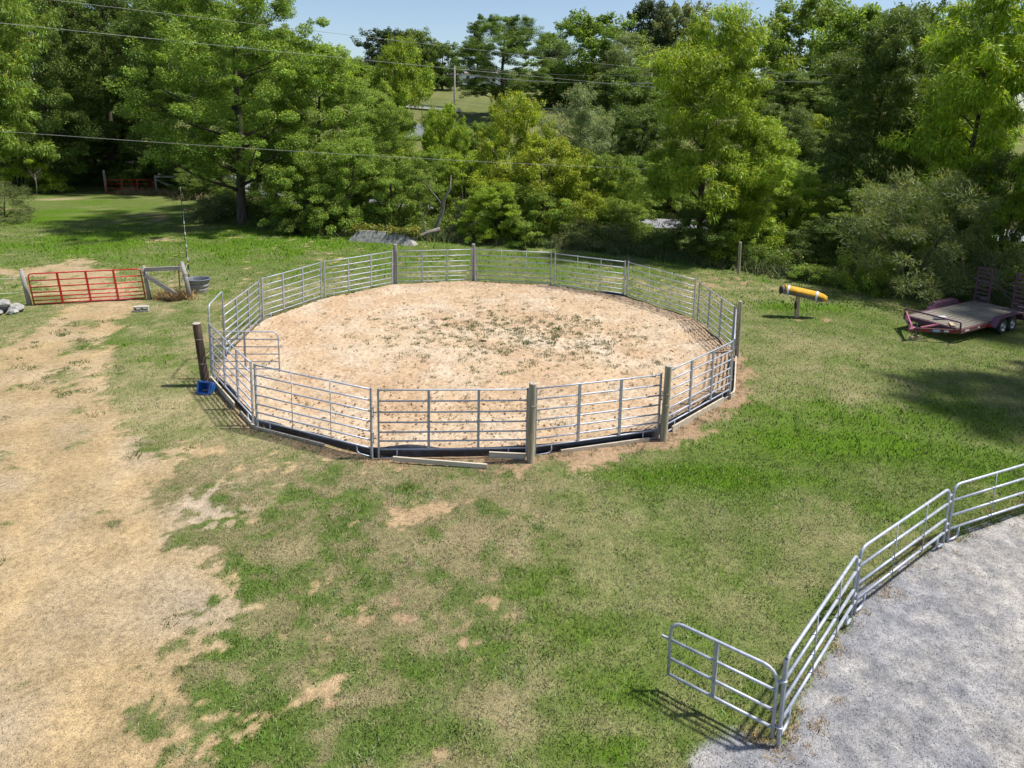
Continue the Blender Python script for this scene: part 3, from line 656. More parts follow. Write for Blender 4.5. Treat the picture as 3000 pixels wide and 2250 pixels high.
for i, (pk, x, y, h_, w_, tn, cat, lab) in enumerate(TREES):
    if pk not in PROTO: PROTO[pk] = make_proto(pk)
    tm, cm, H, W = PROTO[pk]
    root = empty('shrub' if cat == 'shrub' else 'tree', (x, y, gz1(x, y)), RNG.uniform(0, 6.28) if pk not in ('heaven', 'heaven2') else RNG.uniform(-.5, .5), lab, cat,
                 'shrubs along the tree line' if cat == 'shrub' else ('trees on the hill' if y > 95 else 'trees along the edge of the field'))
    root.scale = (w_/W, w_/W, h_/H)
    a = obj('trunk' if cat == 'tree' else 'stems', tm, None, root); b = obj('crown', cm, None, root)
    c = TINTS[tn]; v = RNG.uniform(.9, 1.12); b.color = (c[0]*v, c[1]*v*RNG.uniform(.97, 1.03), c[2]*v, 1)

# ------------------------------------------------------------------ grass blades, weeds, litter (too many to count)
def blades(n, x, y, z, h, w, lean, col, rg):
    a = rg.uniform(0, 2*np.pi, n); b = rg.uniform(0, 2*np.pi, n)
    ex, ey = np.cos(a)*w/2, np.sin(a)*w/2; lx, ly = np.cos(b)*lean*h, np.sin(b)*lean*h
    v = np.empty((n, 3, 3)); v[:, 0] = np.stack([x-ex, y-ey, z-.005], 1); v[:, 1] = np.stack([x+ex, y+ey, z-.005], 1); v[:, 2] = np.stack([x+lx, y+ly, z+h], 1)
    return v.reshape(-1, 3), np.arange(n*3).reshape(-1, 3), np.repeat(col, 3, 0)
def blade_obj(name, parts, label):
    v = np.concatenate([p[0] for p in parts]); c = np.concatenate([p[2] for p in parts])
    me = np_mesh(name, v, tris=np.arange(len(v)).reshape(-1, 3).astype(np.int32)); set_col(me, 'col', c); me.materials.append(M['blade'])
    o = obj(name, me); tag(o, label, 'grass', kind='stuff'); return o
rg = np.random.default_rng(77)
def turf(n, y0, y1, hs, ws, p=1.0):
    y = y0+(y1-y0)*rg.random(n)**p; hw = .80*(y+1.6)+.5
    x = rg.uniform(-1, 1, n)*hw
    k = masks(x, y)
    clump = fbm(x, y, .35, 41)
    g = (1-k['dirt'])*(1-k['grav'])*np.where(k['dr'] > .03, 1, 0)*np.where(y < tl_y(x)+1, 1, 0)
    sel = rg.random(n) < g*(.35+.9*clump)
    x, y = x[sel], y[sel]; k = {q: val[sel] for q, val in k.items()}; clump = clump[sel]; m_ = len(x)
    c = turf_col(k)*1.12
    j = rg.random(m_); c = np.where((j < (.14+.32*k['dry'])*np.where(y > 31, .35, 1)*(1-.7*k['lush']))[:, None], L3(.272, .228, .129)[None]*np.ones((m_, 1)), c)
    c = np.where((j > .90)[:, None], c*L3(.75, 1.15, .9)[None], c)
    c = c*rg.uniform(.6, 1.4, m_)[:, None]
    h = hs*rg.uniform(.5, 1.3, m_)*(.6+.7*k['lush'])*(.6+.8*clump)
    return blades(m_, x, y, gz(x, y), h, ws*rg.uniform(.6, 1.4, m_), rg.uniform(.1, 1.1, m_), c, rg)
blade_obj('grass', [turf(330000, 6.6, 16, .055, .013, .9), turf(150000, 16, 30, .075, .022), turf(70000, 30, 50, .11, .045)], 'short patchy mown grass covering the yard')
# broad-leaved weeds and coarse tufts in the foreground turf
def tufts(cx, cy, n_each, R, h, w, col, zf=gz):
    n = len(cx)*n_each; i = np.repeat(np.arange(len(cx)), n_each); s = rg.uniform(.5, 1.3, len(cx))[i]
    r = np.sqrt(rg.random(n))*R*s; a = rg.uniform(0, 6.28, n); x = cx[i]+r*np.cos(a); y = cy[i]+r*np.sin(a)
    c = np.asarray(col)[i]*rg.uniform(.6, 1.4, n)[:, None]
    return blades(n, x, y, zf(x, y), h*s*rg.uniform(.5, 1.2, n), w*rg.uniform(.6, 1.3, n), rg.uniform(.2, 1.5, n), c, rg)
n = 170; tx = rg.uniform(-5, 9, n); ty = rg.uniform(6.8, 15, n); kk = masks(tx, ty); ok = (kk['grav'] < .2) & (kk['dirt'] < .6) & (kk['dr'] > .4); tx, ty = tx[ok], ty[ok]
tc_ = np.where(rg.random(len(tx))[:, None] < .35, L3(.088, .136, .034)[None], np.where(rg.random(len(tx))[:, None] < .5, L3(.048, .088, .014)[None], L3(.109, .136, .068)[None]))
weeds_near = tufts(tx, ty, 30, .17, .055, .02, tc_*1.6)
# patches of grass coming up through the dirt drive
n = 900; px_ = rg.uniform(-18, -4, n); py_ = rg.uniform(9, 28, n); kk = masks(px_, py_); ok = (blobs(TUFT, px_, py_) > rg.uniform(.15, .6, n)) | ((kk['dirt'] > .5) & (rg.random(n) < .05)); px_, py_ = px_[ok], py_[ok]
drive = tufts(px_, py_, 34, .20, .06, .022, np.tile(L3(.058, .092, .017), (len(px_), 1)))
# weeds in the sand of the pen, thickest right of the middle
n = 620; q = rg.normal(size=(n, 2)); wx = np.where(rg.random(n) < .75, .6+q[:, 0]*2.2, -1+q[:, 0]*4); wy = np.where(rg.random(n) < .75, 25.2+q[:, 1]*1.7, 24+q[:, 1]*3.4)
ok = np.hypot(wx-RC[0], wy-RC[1]) < 8.2; wx, wy = wx[ok], wy[ok]
wc = np.where(rg.random(len(wx))[:, None] < .7, L3(.075, .102, .027)[None], L3(.177, .163, .068)[None])
sandw = tufts(wx, wy, 20, .15, .09, .022, wc, lambda x, y: sandz1(x, y)+.005)
# straw along the pen edge, the gate and the corral fence
def along(pts, n, spread):
    P = np.array(pts); seg = rg.integers(0, len(P)-1, n); t = rg.random(n)
    p = P[seg]+(P[seg+1]-P[seg])*t[:, None]; return p[:, 0]+rg.normal(0, spread, n), p[:, 1]+rg.normal(0, spread, n)
ex, ey = along([(3.5, 7.9), (4.0, 8.1), (5.9, 10.4), (8.8, 12.6), (11.2, 13.7), (12.5, 14.2)], 150, .16)
straw = tufts(ex, ey, 26, .11, .07, .011, np.tile(L3(.313, .211, .088), (len(ex), 1)))
aa = np.concatenate([rg.uniform(-2.9, -.2, 260)]); er = ring_r(aa)+rg.uniform(.02, .35, len(aa)); ex, ey = RC[0]+er*np.cos(aa), RC[1]+er*np.sin(aa)
straw2 = tufts(ex, ey, 18, .12, .08, .012, np.tile(L3(.245, .190, .102), (len(ex), 1)))
ex, ey = rg.normal(-15.0, .35, 60), rg.normal(29.3, .2, 60)
straw3 = tufts(ex, ey, 40, .18, .42, .022, np.where(rg.random(60)[:, None] < .6, L3(.340, .224, .088)[None], L3(.109, .082, .054)[None]))
ex, ey = along([(-40, 69.5), (-35, 70), (-27, 62), (-24, 54)], 130, .7)
straw4 = tufts(ex, ey, 30, .35, .7, .05, np.tile(L3(.231, .184, .088), (130, 1)))
ex, ey = rg.normal(20.6, .5, 10), rg.normal(23.6, .4, 10)
blade_obj('weeds', [weeds_near, drive, sandw], 'scattered weeds in the turf, the drive and the sand')
ex2, ey2 = along([(5.6, 9.4), (7.0, 10.6), (9.5, 12.2), (12, 13.0)], 14, .4)
rusty = tufts(ex2, ey2, 34, .17, .025, .012, np.tile(L3(.24, .12, .06), (14, 1)))
blade_obj('dry_straw', [rusty, straw, straw2, straw3, straw4], 'dead straw-coloured grass along the fences')
# rank growth where the lawn meets the trees
n = 4200; ex = rg.uniform(-50, 34, n); ey = tl_y(ex)+rg.normal(.7, .7, n); k5 = rg.random(n)[:, None]
rc_ = np.where(k5 < .6, L3(.075, .12, .025)[None], np.where(k5 < .85, L3(.11, .14, .04)[None], L3(.20, .17, .08)[None]))
blade_obj('tall_weeds', [tufts(ex, ey, 16, .35, .55, .05, rc_)], 'tall weeds along the foot of the trees')
n = 520; ex = rg.uniform(-52, 36, n); ey = tl_y(ex)+rg.uniform(.8, 5.5, n); hh = rg.uniform(.25, 1.0, n)*np.clip((ey-tl_y(ex))/2.2, .35, 1.5)
uv, uf, ut = leaf_cloud(rg, np.stack([ex, ey, gz(ex, ey)+hh*.8], 1), .45+.45*rg.random(n), 190, .15, .08, .4, .8)
me = np_mesh('undergrowth', uv, quads=uf.astype(np.int32)); set_col(me, 'tint', ut); me.materials.append(M['leaf'])
uo = obj('undergrowth', me); uo.color = (.150, .225, .040, 1); tag(uo, 'leafy brambles and saplings under the trees', 'undergrowth', kind='stuff')
# fallen leaves, droppings and bark on the sand; loose stones on drive and arena
def flakes(x, y, z, s, col, tilt=.5):
    n = len(x); a = rg.uniform(0, 6.28, n); w = s*rg.uniform(.3, .8, n)
    c, s_ = np.cos(a), np.sin(a); h1, h2 = rg.uniform(0, tilt, n)*s, rg.uniform(0, tilt, n)*s
    v = np.empty((n, 4, 3)); v[:, 0] = np.stack([x-c*s, y-s_*s, z], 1); v[:, 1] = np.stack([x-s_*w, y+c*w, z+h1], 1); v[:, 2] = np.stack([x+c*s, y+s_*s, z+.004], 1); v[:, 3] = np.stack([x+s_*w, y-c*w, z+h2], 1)
    me = np_mesh('flakes', v.reshape(-1, 3), quads=np.arange(n*4).reshape(-1, 4).astype(np.int32)); set_col(me, 'col', np.repeat(col, 4, 0)); me.materials.append(M['blade']); return me
n = 2500; a = rg.uniform(-np.pi, np.pi, n); r = np.sqrt(rg.random(n))*8.75; fx, fy = RC[0]+r*np.cos(a), RC[1]+r*np.sin(a)
fx[:800] = -1+rg.normal(0, 3.2, 800); fy[:800] = 17.2+rg.normal(0, 1.1, 800)
ok = np.hypot(fx-RC[0], fy-RC[1]) < ring_r(np.arctan2(fy-RC[1], fx-RC[0]))-.15; fx, fy = fx[ok], fy[ok]
fcol = np.where(rg.random(len(fx))[:, None] < .5, L3(.116, .071, .037)[None], np.where(rg.random(len(fx))[:, None] < .6, L3(.204, .136, .075)[None], L3(.245, .095, .027)[None]))
tag(obj('leaf_litter', flakes(fx, fy, sandz1(fx, fy)+.02, rg.uniform(.015, .055, len(fx)), fcol)), 'brown leaves and crumbs strewn over the sand', 'litter', kind='stuff')
def stones(n, x, y, s, col, name, label):
    base = np.array([(1, 0, 0), (-1, 0, 0), (0, 1, 0), (0, -1, 0), (0, 0, 1), (0, 0, -1.0)]); F = np.array([(0, 2, 4), (2, 1, 4), (1, 3, 4), (3, 0, 4), (2, 0, 5), (1, 2, 5), (3, 1, 5), (0, 3, 5)])
    v = base[None]*s[:, None, None]*rg.uniform(.5, 1.2, (n, 6, 1)); v[:, :, 2] *= .6
    v = v+np.stack([x, y, gz(x, y)], 1)[:, None]
    f = (np.arange(n)[:, None, None]*6+F[None]).reshape(-1, 3)
    me = np_mesh(name, v.reshape(-1, 3), tris=f.astype(np.int32)); set_col(me, 'col', np.repeat(col, 6, 0)); me.materials.append(M['blade'])
    tag(obj(name, me), label, 'stones', kind='stuff')
n = 60000; qx = rg.uniform(-8, 13, n); qy = 6.6+rg.random(n)**1.3*8; kk = masks(qx, qy); w = np.maximum(kk['grav'], .5*kk['dirt']*(qx < -2)); ok = rg.random(n) < w; qx, qy = qx[ok], qy[ok]; gg = kk['grav'][ok] > .5
cc = np.where(gg[:, None], L3(.184, .184, .194)[None], L3(.245, .184, .116)[None])*rg.uniform(.6, 1.6, len(qx))[:, None]
stones(len(qx), qx, qy, rg.uniform(.004, .011, len(qx)), cc, 'gravel', 'loose gravel stones on the arena and the drive')
# ------------------------------------------------------------------ round pen: panels
RAILS = [.24, .45, .68, .93, 1.19, 1.47, 1.75]
def panel(i, A, B, label, style, feet=True):
    A, B = Vector((*A, 0)), Vector((*B, 0)); L = (B-A).length; ang = math.atan2(B.y-A.y, B.x-A.x)
    far = A.y > 25 and B.y > 25
    z0 = .09 if far else 0.0
    root = empty('corral_fence', (A.x, A.y, z0), ang, label, 'corral panel', 'panels of the round pen')
    rm = MB().tube([(.02, 0, 0), (L*.33, 0, -.006), (L*.66, 0, -.006), (L-.02, 0, 0)], .021, 8).mesh('rail')
    for z in RAILS: obj('rail', rm, M['galv'], root, (0, 0, z-z0*.3))
    sm = MB().box((0, 0, .89), (.045, .05, 1.80)).mesh('stile')
    for x in (0, L): obj('stile', sm, M['galv_flat'], root, (x, 0, 0))
    for t in (.335, .67):
        if style == 'flat':
            MB().box((0, 0, 0), (.062, .052, 1.53)).build('divider', M['galv_flat'], root, (L*t, 0, .99))
        else:
            MB().tube([(0, 0, .22), (0, 0, 1.76)], .010, 6).build('divider', M['galv'], root, (L*t, -.024, 0))
    if feet:
        for s, x in ((1, .04), (-1, L-.04)):
            MB().tube([(x+s*.40, 0, .25), (x+s*.40, 0, .10), (x+s*.37, 0, .045), (x+s*.30, 0, .02), (x, 0, .015)], .018, 7).build('foot', M['galv'], root)
    for z in (1.18, .52):
        c = MB(); c.box((L+.035, 0, z+.11), (.07, .03, .022)); c.box((L+.035, 0, z-.11), (.07, .03, .022)); c.tube([(L+.06, 0, z-.14), (L+.06, 0, z+.14)], .010, 6)
        c.box((L+.09, 0, z), (.08, .03, .022)); c.build('connector', M['galv_flat'], root)
    return root
PL = [('steel pen panel beside the dark wooden post and blue tub', 'flat'), ('pen panel with thin rods second from the dark wooden post', 'rod'),
      ('front pen panel with loose plank below, left of the near wooden post', 'flat'), ('pen panel between the two near wooden posts', 'flat'),
      ('pen panel right of the second near wooden post', 'flat'), ('pen panel seen edge-on at the right side of the ring', 'flat'),
      ('pen panel left of the right-hand wooden post, seen at a slant', 'rod2'), ('rod-braced far pen panel second from the right-hand post', 'rod'),
      ('rod-braced far pen panel halfway between the right-hand post and the far posts', 'rod'), ('far pen panel just right of the two far wooden posts', 'rod'),
      ('far pen panel between the two far wooden posts', 'flat'), ('far pen panel just left of the two far wooden posts', 'flat'),
      ('far left pen panel second from the bow gate', 'flat'), ('far left pen panel attached to the bow gate frame', 'flat')]
for i, ((A, B), (lab, st)) in enumerate(zip(JOINTS, PL)): panel(i, A, B, lab, 'rod' if st == 'rod' else 'flat')

# bow gate frame and the gate swung inward
gA, gB = Vector((-9.30, 20.22, 0)), Vector((-9.62, 21.95, 0)); d = gB-gA; L = d.length; ang = math.atan2(d.y, d.x)
root = empty('bow_gate_frame', gA, ang, 'tall steel bow frame of the walk-through gate at the left of the pen', 'gate frame')
MB().tube([(0, 0, 0), (0, 0, 2.20), (.02, 0, 2.28), (.08, 0, 2.34), (.16, 0, 2.36), (L-.10, 0, 2.36), (L-.03, 0, 2.33), (L, 0, 2.26), (L, 0, 0)], .024, 8).build('bow', M['galv'], root)
MB().box((0, 0, .9), (.05, .05, 1.8)).build('hinge_post', M['galv_flat'], root, (-.06, 0, 0))
MB().box((0, 0, .9), (.05, .05, 1.8)).build('latch_post', M['galv_flat'], root, (L+.06, 0, 0))
root = empty('corral_gate', (-9.22, 20.22, .05), math.radians(3), 'small steel walk-through gate swung open into the pen', 'gate')
GL = 2.0
MB().tube([(0, 0, .2), (0, 0, 1.32), (.03, 0, 1.41), (.12, 0, 1.47), (GL-.14, 0, 1.47), (GL-.04, 0, 1.42), (GL, 0, 1.30), (GL, 0, .16)], .021, 8).build('frame', M['galv'], root)
rm = MB().tube([(0, 0, 0), (GL, 0, 0)], .017, 8).mesh('rail')
for z in (.26, .50, .74, .98, 1.22): obj('rail', rm, M['galv'], root, (0, 0, z))
MB().box((0, 0, 0), (.05, .045, 1.25)).build('divider', M['galv_flat'], root, (GL*.48, 0, .85))
MB().box((0, 0, 0), (.14, .03, .03)).build('latch', M['galv_flat'], root, (GL+.05, 0, .98))

# ------------------------------------------------------------------ wooden posts
rp = random.Random(3)
def wood_post(base, top, r, mat, label, name='wooden_post', ties=(), cat='post', group='round posts of the pen'):
    b, t = Vector((base[0], base[1], gz1(*base)-.15)), Vector((top[0], top[1], top[2])); h = (t-b).length
    root = empty(name, b, 0, label, cat, group)
    mb = MB(); n = 14; K = 12; ax = (t-b)
    pr_ = [(r*(1.10 if k == 0 else 1.0-.10*k/K)*(1+rp.uniform(-.03, .03)), k/K) for k in range(K+1)] + [(r*.82, 1.006), (r*.5, 1.009), (r*.04, 1.0)]
    vs = []
    groove = [rp.uniform(-.06, .04) for _ in range(n)]
    for (q, f) in pr_:
        for j in range(n):
            a = 2*math.pi*j/n; qq = q*(1+groove[j]+rp.uniform(-.012, .012)); p = b+ax*f; vs.append((p.x-b.x+qq*math.cos(a), p.y-b.y+qq*math.sin(a), p.z-b.z))
    fs = [(i*n+j, i*n+(j+1) % n, (i+1)*n+(j+1) % n, (i+1)*n+j) for i in range(len(pr_)-1) for j in range(n)]
    k1 = K*n
    m1 = MB().add(vs[:k1+n], fs[:k1], True); m1.build('shaft', mat, root)
    m2 = MB().add(vs[k1:], [tuple(i-k1 for i in f) for f in fs[k1:]], False); m2.build('cut_top', M['wood_end'], root)
    for f in ties:
        p = ax*f; m3 = MB(); m3.tube([(p.x+(r*1.04)*math.cos(a*.5236), p.y+(r*1.04)*math.sin(a*.5236), p.z+.012*math.sin(a)) for a in range(13)], .006, 5); m3.build('wire_tie', M['chain'], root)
    return root
wood_post((-9.22, 19.62), (-9.42, 19.62, 1.96), .13, M['wood_dark'], 'thick dark creosoted post at the left of the pen above the blue tub', ties=(.42, .78))
wood_post((.56, 15.34), (.57, 15.34, 2.0), .10, M['wood_post'], 'nearest round wooden post at the front of the pen', ties=(.75,))
wood_post((4.06, 16.64), (4.09, 16.64, 2.02), .098, M['wood_post'], 'second near wooden post, weathered with a split top, right of the nearest one', ties=(.52, .66))
wood_post((8.12, 23.20), (8.09, 23.20, 2.02), .085, M['wood_post'], 'wooden post outside the right-hand side of the pen', ties=(.4,))
wood_post((-1.83, 33.12), (-1.90, 33.12, 2.05), .095, M['wood_grey'], 'far grey wooden post, the right one of the far pair')
wood_post((-5.64, 32.22), (-5.64, 32.22, 2.12), .095, M['wood_grey'], 'far grey wooden post, the left one of the far pair')
wood_post((12.65, 36.92), (12.63, 36.92, 1.75), .085, M['wood_post'], 'lone bare wooden post on the lawn in front of the vine-covered bush', group='posts on the lawn')

# ------------------------------------------------------------------ liner and kick boards
K = 420; la = np.linspace(-np.pi, np.pi, K+1); mb = MB(); vs = []
for a in la:
    R = float(ring_r(np.array([a]))[0]); h = .22+.025*math.sin(a*7+1)+.04*math.sin(a*17)+.02*math.sin(a*29+2)
    farleft = max(0, math.cos(a-2.3)); h *= .8-.35*farleft
    near = max(0, math.cos(a+1.3)); h += .05*near; wv = .03*math.sin(a*23)+.02*math.sin(a*41)
    zb = -.06
    for (dr, z) in ((-.075, zb), (-.085, h*.5), (-.10+wv, h), (-.115+wv, h-.004), (-.105, h*.5), (-.10, zb)):
        q = R+dr; vs.append((RC[0]+q*math.cos(a), RC[1]+q*math.sin(a), z+(.10 if math.sin(a) > .3 else .0)*min(1, (math.sin(a)-.3)*3)))
mb.add(vs, [(i*6+j, (i+1)*6+j, (i+1)*6+j+1, i*6+j+1) for i in range(K) for j in range(5)], True)
# leave the gateway open
gate_a = (math.atan2(20.1-RC[1], -9.2-RC[0]), math.atan2(22.0-RC[1], -9.65-RC[0]))
lo, hi = sorted((math.degrees(gate_a[0]) % 360, math.degrees(gate_a[1]) % 360))
keep = [k for k, f in enumerate(mb.f) if not (lo < (math.degrees(la[f[0]//6]) % 360) < hi)]
mb.f = [mb.f[k] for k in keep]; mb.sm = [mb.sm[k] for k in keep]
tag(mb.build('liner', M['liner']), 'black plastic liner standing round the inside foot of the pen', 'liner')
def arc_board(a0, a1, off, z0, z1, label, th=.045, lift=0, mat='plank', group='boards along the foot of the pen'):
    n = 14; vs = []
    for i in range(n+1):
        a = a0+(a1-a0)*i/n; q = 9.02+off if False else float(ring_r(np.array([(a0+a1)/2]))[0])*0+float(ring_r(np.array([a]))[0])+off
        for (dq, z) in ((0, z0), (th, z0), (th, z1), (0, z1)): vs.append((RC[0]+(q+dq)*math.cos(a), RC[1]+(q+dq)*math.sin(a), z+lift*i/n))
    f = [(i*4+j, i*4+(j+1) % 4, (i+1)*4+(j+1) % 4, (i+1)*4+j) for i in range(n) for j in range(4)]+[(3, 2, 1, 0), (n*4, n*4+1, n*4+2, n*4+3)]
    mb = MB().add(vs, f); o = mb.build('kick_board', M[mat]); tag(o, label, 'board', group); return o
arc_board(-2.68, -2.40, .06, -.04, .17, 'curved pale board outside the panel by the blue tub')
arc_board(-2.35, -1.98, .03, -.04, .08, 'half-buried board under the rod-braced front panel')
arc_board(-1.30, -1.02, .03, -.04, .085, 'board under the panel between the near posts')
arc_board(-.92, -.60, .06, -.04, .16, 'pale bent board right of the second near post')
arc_board(-.56, -.16, .09, -.04, .17, 'long pale bent board under the edge-on right-hand panel')
def plank(a, b, w, h, label):
    a, b = Vector(a), Vector(b); L = (b-a).length
    o = MB().box((L/2, 0, 0), (L, w, h)).build('loose_plank', M['plank'], None, a, (0, -math.asin((b.z-a.z)/L), math.atan2(b.y-a.y, b.x-a.x)))
    return tag(o, label, 'plank', 'loose planks')
plank((-2.75, 15.20, .09), (-.48, 14.98, .06), .05, .11, 'long loose plank lying askew in front of the near pen panel')
plank((-.45, 15.43, .12), (.44, 15.44, .09), .05, .15, 'short plank wedged against the nearest wooden post')
plank((20.9, 25.6, .05), (23.2, 25.1, .05), .10, .05, 'yellowish stick lying in the grass beside the trailer wheels')
plank((15.35, 18.9, .06), (16.8, 19.3, .06), .2, .06, 'pale plank end on the lawn at the right edge')

# ------------------------------------------------------------------ gravel corral at the lower right
def bow_panel(A, B, label, z_top=1.22, rods=(.36, .70), feet=True, name='corral_fence'):
    A, B = Vector((*A, 0)), Vector((*B, 0)); L = (B-A).length; ang = math.atan2(B.y-A.y, B.x-A.x)
    root = empty(name, A, ang, label, 'corral panel', 'low panels of the gravel corral')
    c = .17
    arc = [(c-c*math.cos(t*math.pi/8), z_top-c+c*math.sin(t*math.pi/8)) for t in range(5)]
    pts = [(0, 0, 0)]+[(x, 0, z) for x, z in arc]+[(L-x, 0, z) for x, z in reversed(arc)]+[(L, 0, 0)]
    MB().tube(pts, .025, 10).build('frame', M['galv'], root)
    rm = MB().tube([(0, 0, 0), (L, 0, 0)], .023, 10).mesh('rail')
    for z in (.27, .56, .89): obj('rail', rm, M['galv'], root, (0, 0, z))
    for t in rods: MB().tube([(L*t, -.028, .24), (L*t, -.028, z_top+.01)], .009, 6).build('divider', M['galv'], root)
    for s, x in ((1, 0), (-1, L)):
        MB().tube([(x+s*.30, 0, .27), (x+s*.30, 0, .12), (x+s*.26, 0, .05), (x+s*.16, 0, .02), (x+s*.02, 0, .02)], .023, 8).build('foot', M['galv'], root)
    for z in (.98, .36):
        k = MB(); k.box((L+.05, 0, z+.07), (.12, .06, .02)); k.box((L+.05, 0, z-.07), (.12, .06, .02)); k.tube([(L+.05, 0, z-.10), (L+.05, 0, z+.10)], .012, 6); k.build('connector', M['galv_flat'], root)
    return root
bow_panel((3.76, 7.98), (5.83, 10.24), 'low corral panel next to the open gate in the lower right')
bow_panel((5.95, 10.37), (8.70, 12.36), 'low corral panel in the middle of the three by the gravel')
bow_panel((8.86, 12.47), (12.1, 13.88), 'low corral panel running out of the right edge of the photo')
root = empty('corral_post', (3.68, 7.84, 0), 0, 'galvanised pipe post that carries the open corral gate', 'post')
MB().tube([(0, 0, -.1), (0, 0, 1.32)], .028, 10, cap=False).build('pipe', M['galv_flat'], root)
MB().tube([(0, 0, 1.28), (0, 0, 1.30)], .024, 10).build('pipe_mouth', M['black'], root)
for z in (1.0, .3): MB().tube([(.034*math.cos(a), .034*math.sin(a), z) for a in [k*.6283 for k in range(11)]], .012, 6).build('collar', M['galv'], root)
gE = Vector((2.40, 8.72, 0)); gH = Vector((3.60, 7.86, 0)); L = (gE-gH).length; ang = math.atan2(gE.y-gH.y, gE.x-gH.x)
root = empty('corral_gate', gH, ang, 'open steel gate standing out over the grass at the gravel corral', 'gate')
z1, z0, c = 1.14, .26, .18
arc = [(c-c*math.cos(t*math.pi/8), z1-c+c*math.sin(t*math.pi/8)) for t in range(5)]
MB().tube([(0, 0, .12)]+[(x, 0, z) for x, z in arc]+[(L-x, 0, z) for x, z in reversed(arc)]+[(L, 0, z0)], .024, 10).build('frame', M['galv'], root)
rm = MB().tube([(0, 0, 0), (L, 0, 0)], .022, 10).mesh('rail')
for z in (z0+.01, .53, .83): obj('rail', rm, M['galv'], root, (0, 0, z))
MB().box((L*.55, 0, .70), (.05, .055, .86)).build('divider', M['galv_flat'], root)
MB().box((L+.06, 0, .83), (.14, .03, .03)).build('latch', M['galv_flat'], root)
for z in (.98, .30): MB().tube([(-.09, 0, z), (0, 0, z)], .016, 6).build('hinge', M['galv_flat'], root)

# ------------------------------------------------------------------ red gates and timber braces
def tube_gate(A, B, h, label, rails, braces, shear=0, mat='red', r=.028):
    A, B = Vector((*A, gz1(*A)+.06)), Vector((*B, gz1(*B)+.06)); L = (B-A).length; ang = math.atan2(B.y-A.y, B.x-A.x)
    root = empty('farm_gate', A, ang, label, 'gate', 'red farm gates')
    S = lambda x, z: (x-shear*z, 0, z)
    c = .14; arc = [(c-c*math.cos(t*math.pi/6), h-c+c*math.sin(t*math.pi/6)) for t in range(4)]
    MB().tube([S(0, 0)]+[S(x, z) for x, z in arc]+[S(L-x, z) for x, z in reversed(arc)]+[S(L, 0)], r, 8).build('frame', M[mat], root)
    for k, f in enumerate(rails): MB().tube([S(0, f*h), S(L, f*h)], r*.92, 8).build('rail', M[mat], root)
    for t in braces:
        MB().beam(S(L*t, 0), S(L*t, h), .075, r*2.15, (0, 1, 0)).build('brace', M[mat], root)
    for z in (.18, h-.3): MB().box(S(L+.07, z), (.14, .03, .04)).build('hinge', M['galv_flat'], root)
    return root
tube_gate((-20.22, 27.85), (-16.22, 29.20), 1.32, 'red tubular farm gate across the dirt drive', (.004, .115, .235, .38, .56, .77), (.25, .50, .75), .10)
tube_gate((-41.9, 69.6), (-37.5, 70.4), 1.35, 'distant red farm gate in the shade of the trees', (.01, .35, .68), (.33, .66), .0, r=.03)
def squared_post(base, top, w, label, mat='wood_grey', cat='post', group='grey gate posts'):
    b = Vector((*base, gz1(*base)-.1)); t = Vector(top)-b
    root = empty('gate_post', b, 0, label, cat, group)
    MB().tube([(0, 0, 0), t*.5+Vector((.01, 0, 0)), t*.97], w/2, 10, rs=[w*.55, w*.5, w*.48]).build('shaft', M[mat], root)
    MB().tube([t*.97, t*1.0], w/2, 10, rs=[w*.48, w*.25]).build('cut_top', M['wood_end'], root)
    return root
squared_post((-20.46, 27.93), (-20.70, 27.93, 1.55), .17, 'grey leaning post at the latch end of the near red gate')
squared_post((-16.02, 29.20), (-16.22, 29.20, 1.52), .17, 'grey post at the hinge end of the near red gate')
cp = squared_post((-14.30, 29.40), (-14.62, 29.40, 1.68), .19, 'crooked grey corner post wrapped in wire in front of the rubber trough')
for k in range(5):
    mbw = MB(); q = [( -.18-.05*k*.3+.13*math.cos(a*.6+k), .13*math.sin(a*.6+k), 1.30-.10*k+.10*math.sin(a*.9+k)) for a in range(12)]
    mbw.tube(q, .009, 4); mbw.build('wire_coil', M['fwire'], cp)
squared_post((-42.35, 70.3), (-42.5, 70.3, 2.2), .24, 'grey post left of the distant red gate')
squared_post((-37.2, 70.5), (-37.3, 70.5, 1.75), .22, 'grey post right of the distant red gate')
squared_post((-34.85, 70.9), (-34.9, 70.9, 1.7), .22, 'grey end post of the timber brace by the distant red gate')
def brace(P, Q, R, S_, w, lab):
    root = empty('timber_brace', ((P[0]+Q[0])/2, (P[1]+Q[1])/2, 0), 0, lab, 'brace', 'timber fence braces'); o = Vector(root.location)
    MB().beam(Vector(P)-o, Vector(Q)-o, w*.6, w).build('top_rail', M['wood_greyx'], root)
    MB().beam(Vector(R)-o, Vector(S_)-o, w*.6, w).build('diagonal', M['wood_greyx'], root)
brace((-16.1, 29.10, 1.36), (-14.62, 29.30, 1.42), (-16.08, 29.08, 1.12), (-14.85, 29.26, .22), .17, 'grey timber rail and diagonal brace right of the near red gate')
brace((-37.2, 70.4, 1.62), (-34.9, 70.8, 1.62), (-37.2, 70.4, 1.35), (-35.0, 70.8, .25), .20, 'timber rail and diagonal brace right of the distant red gate')
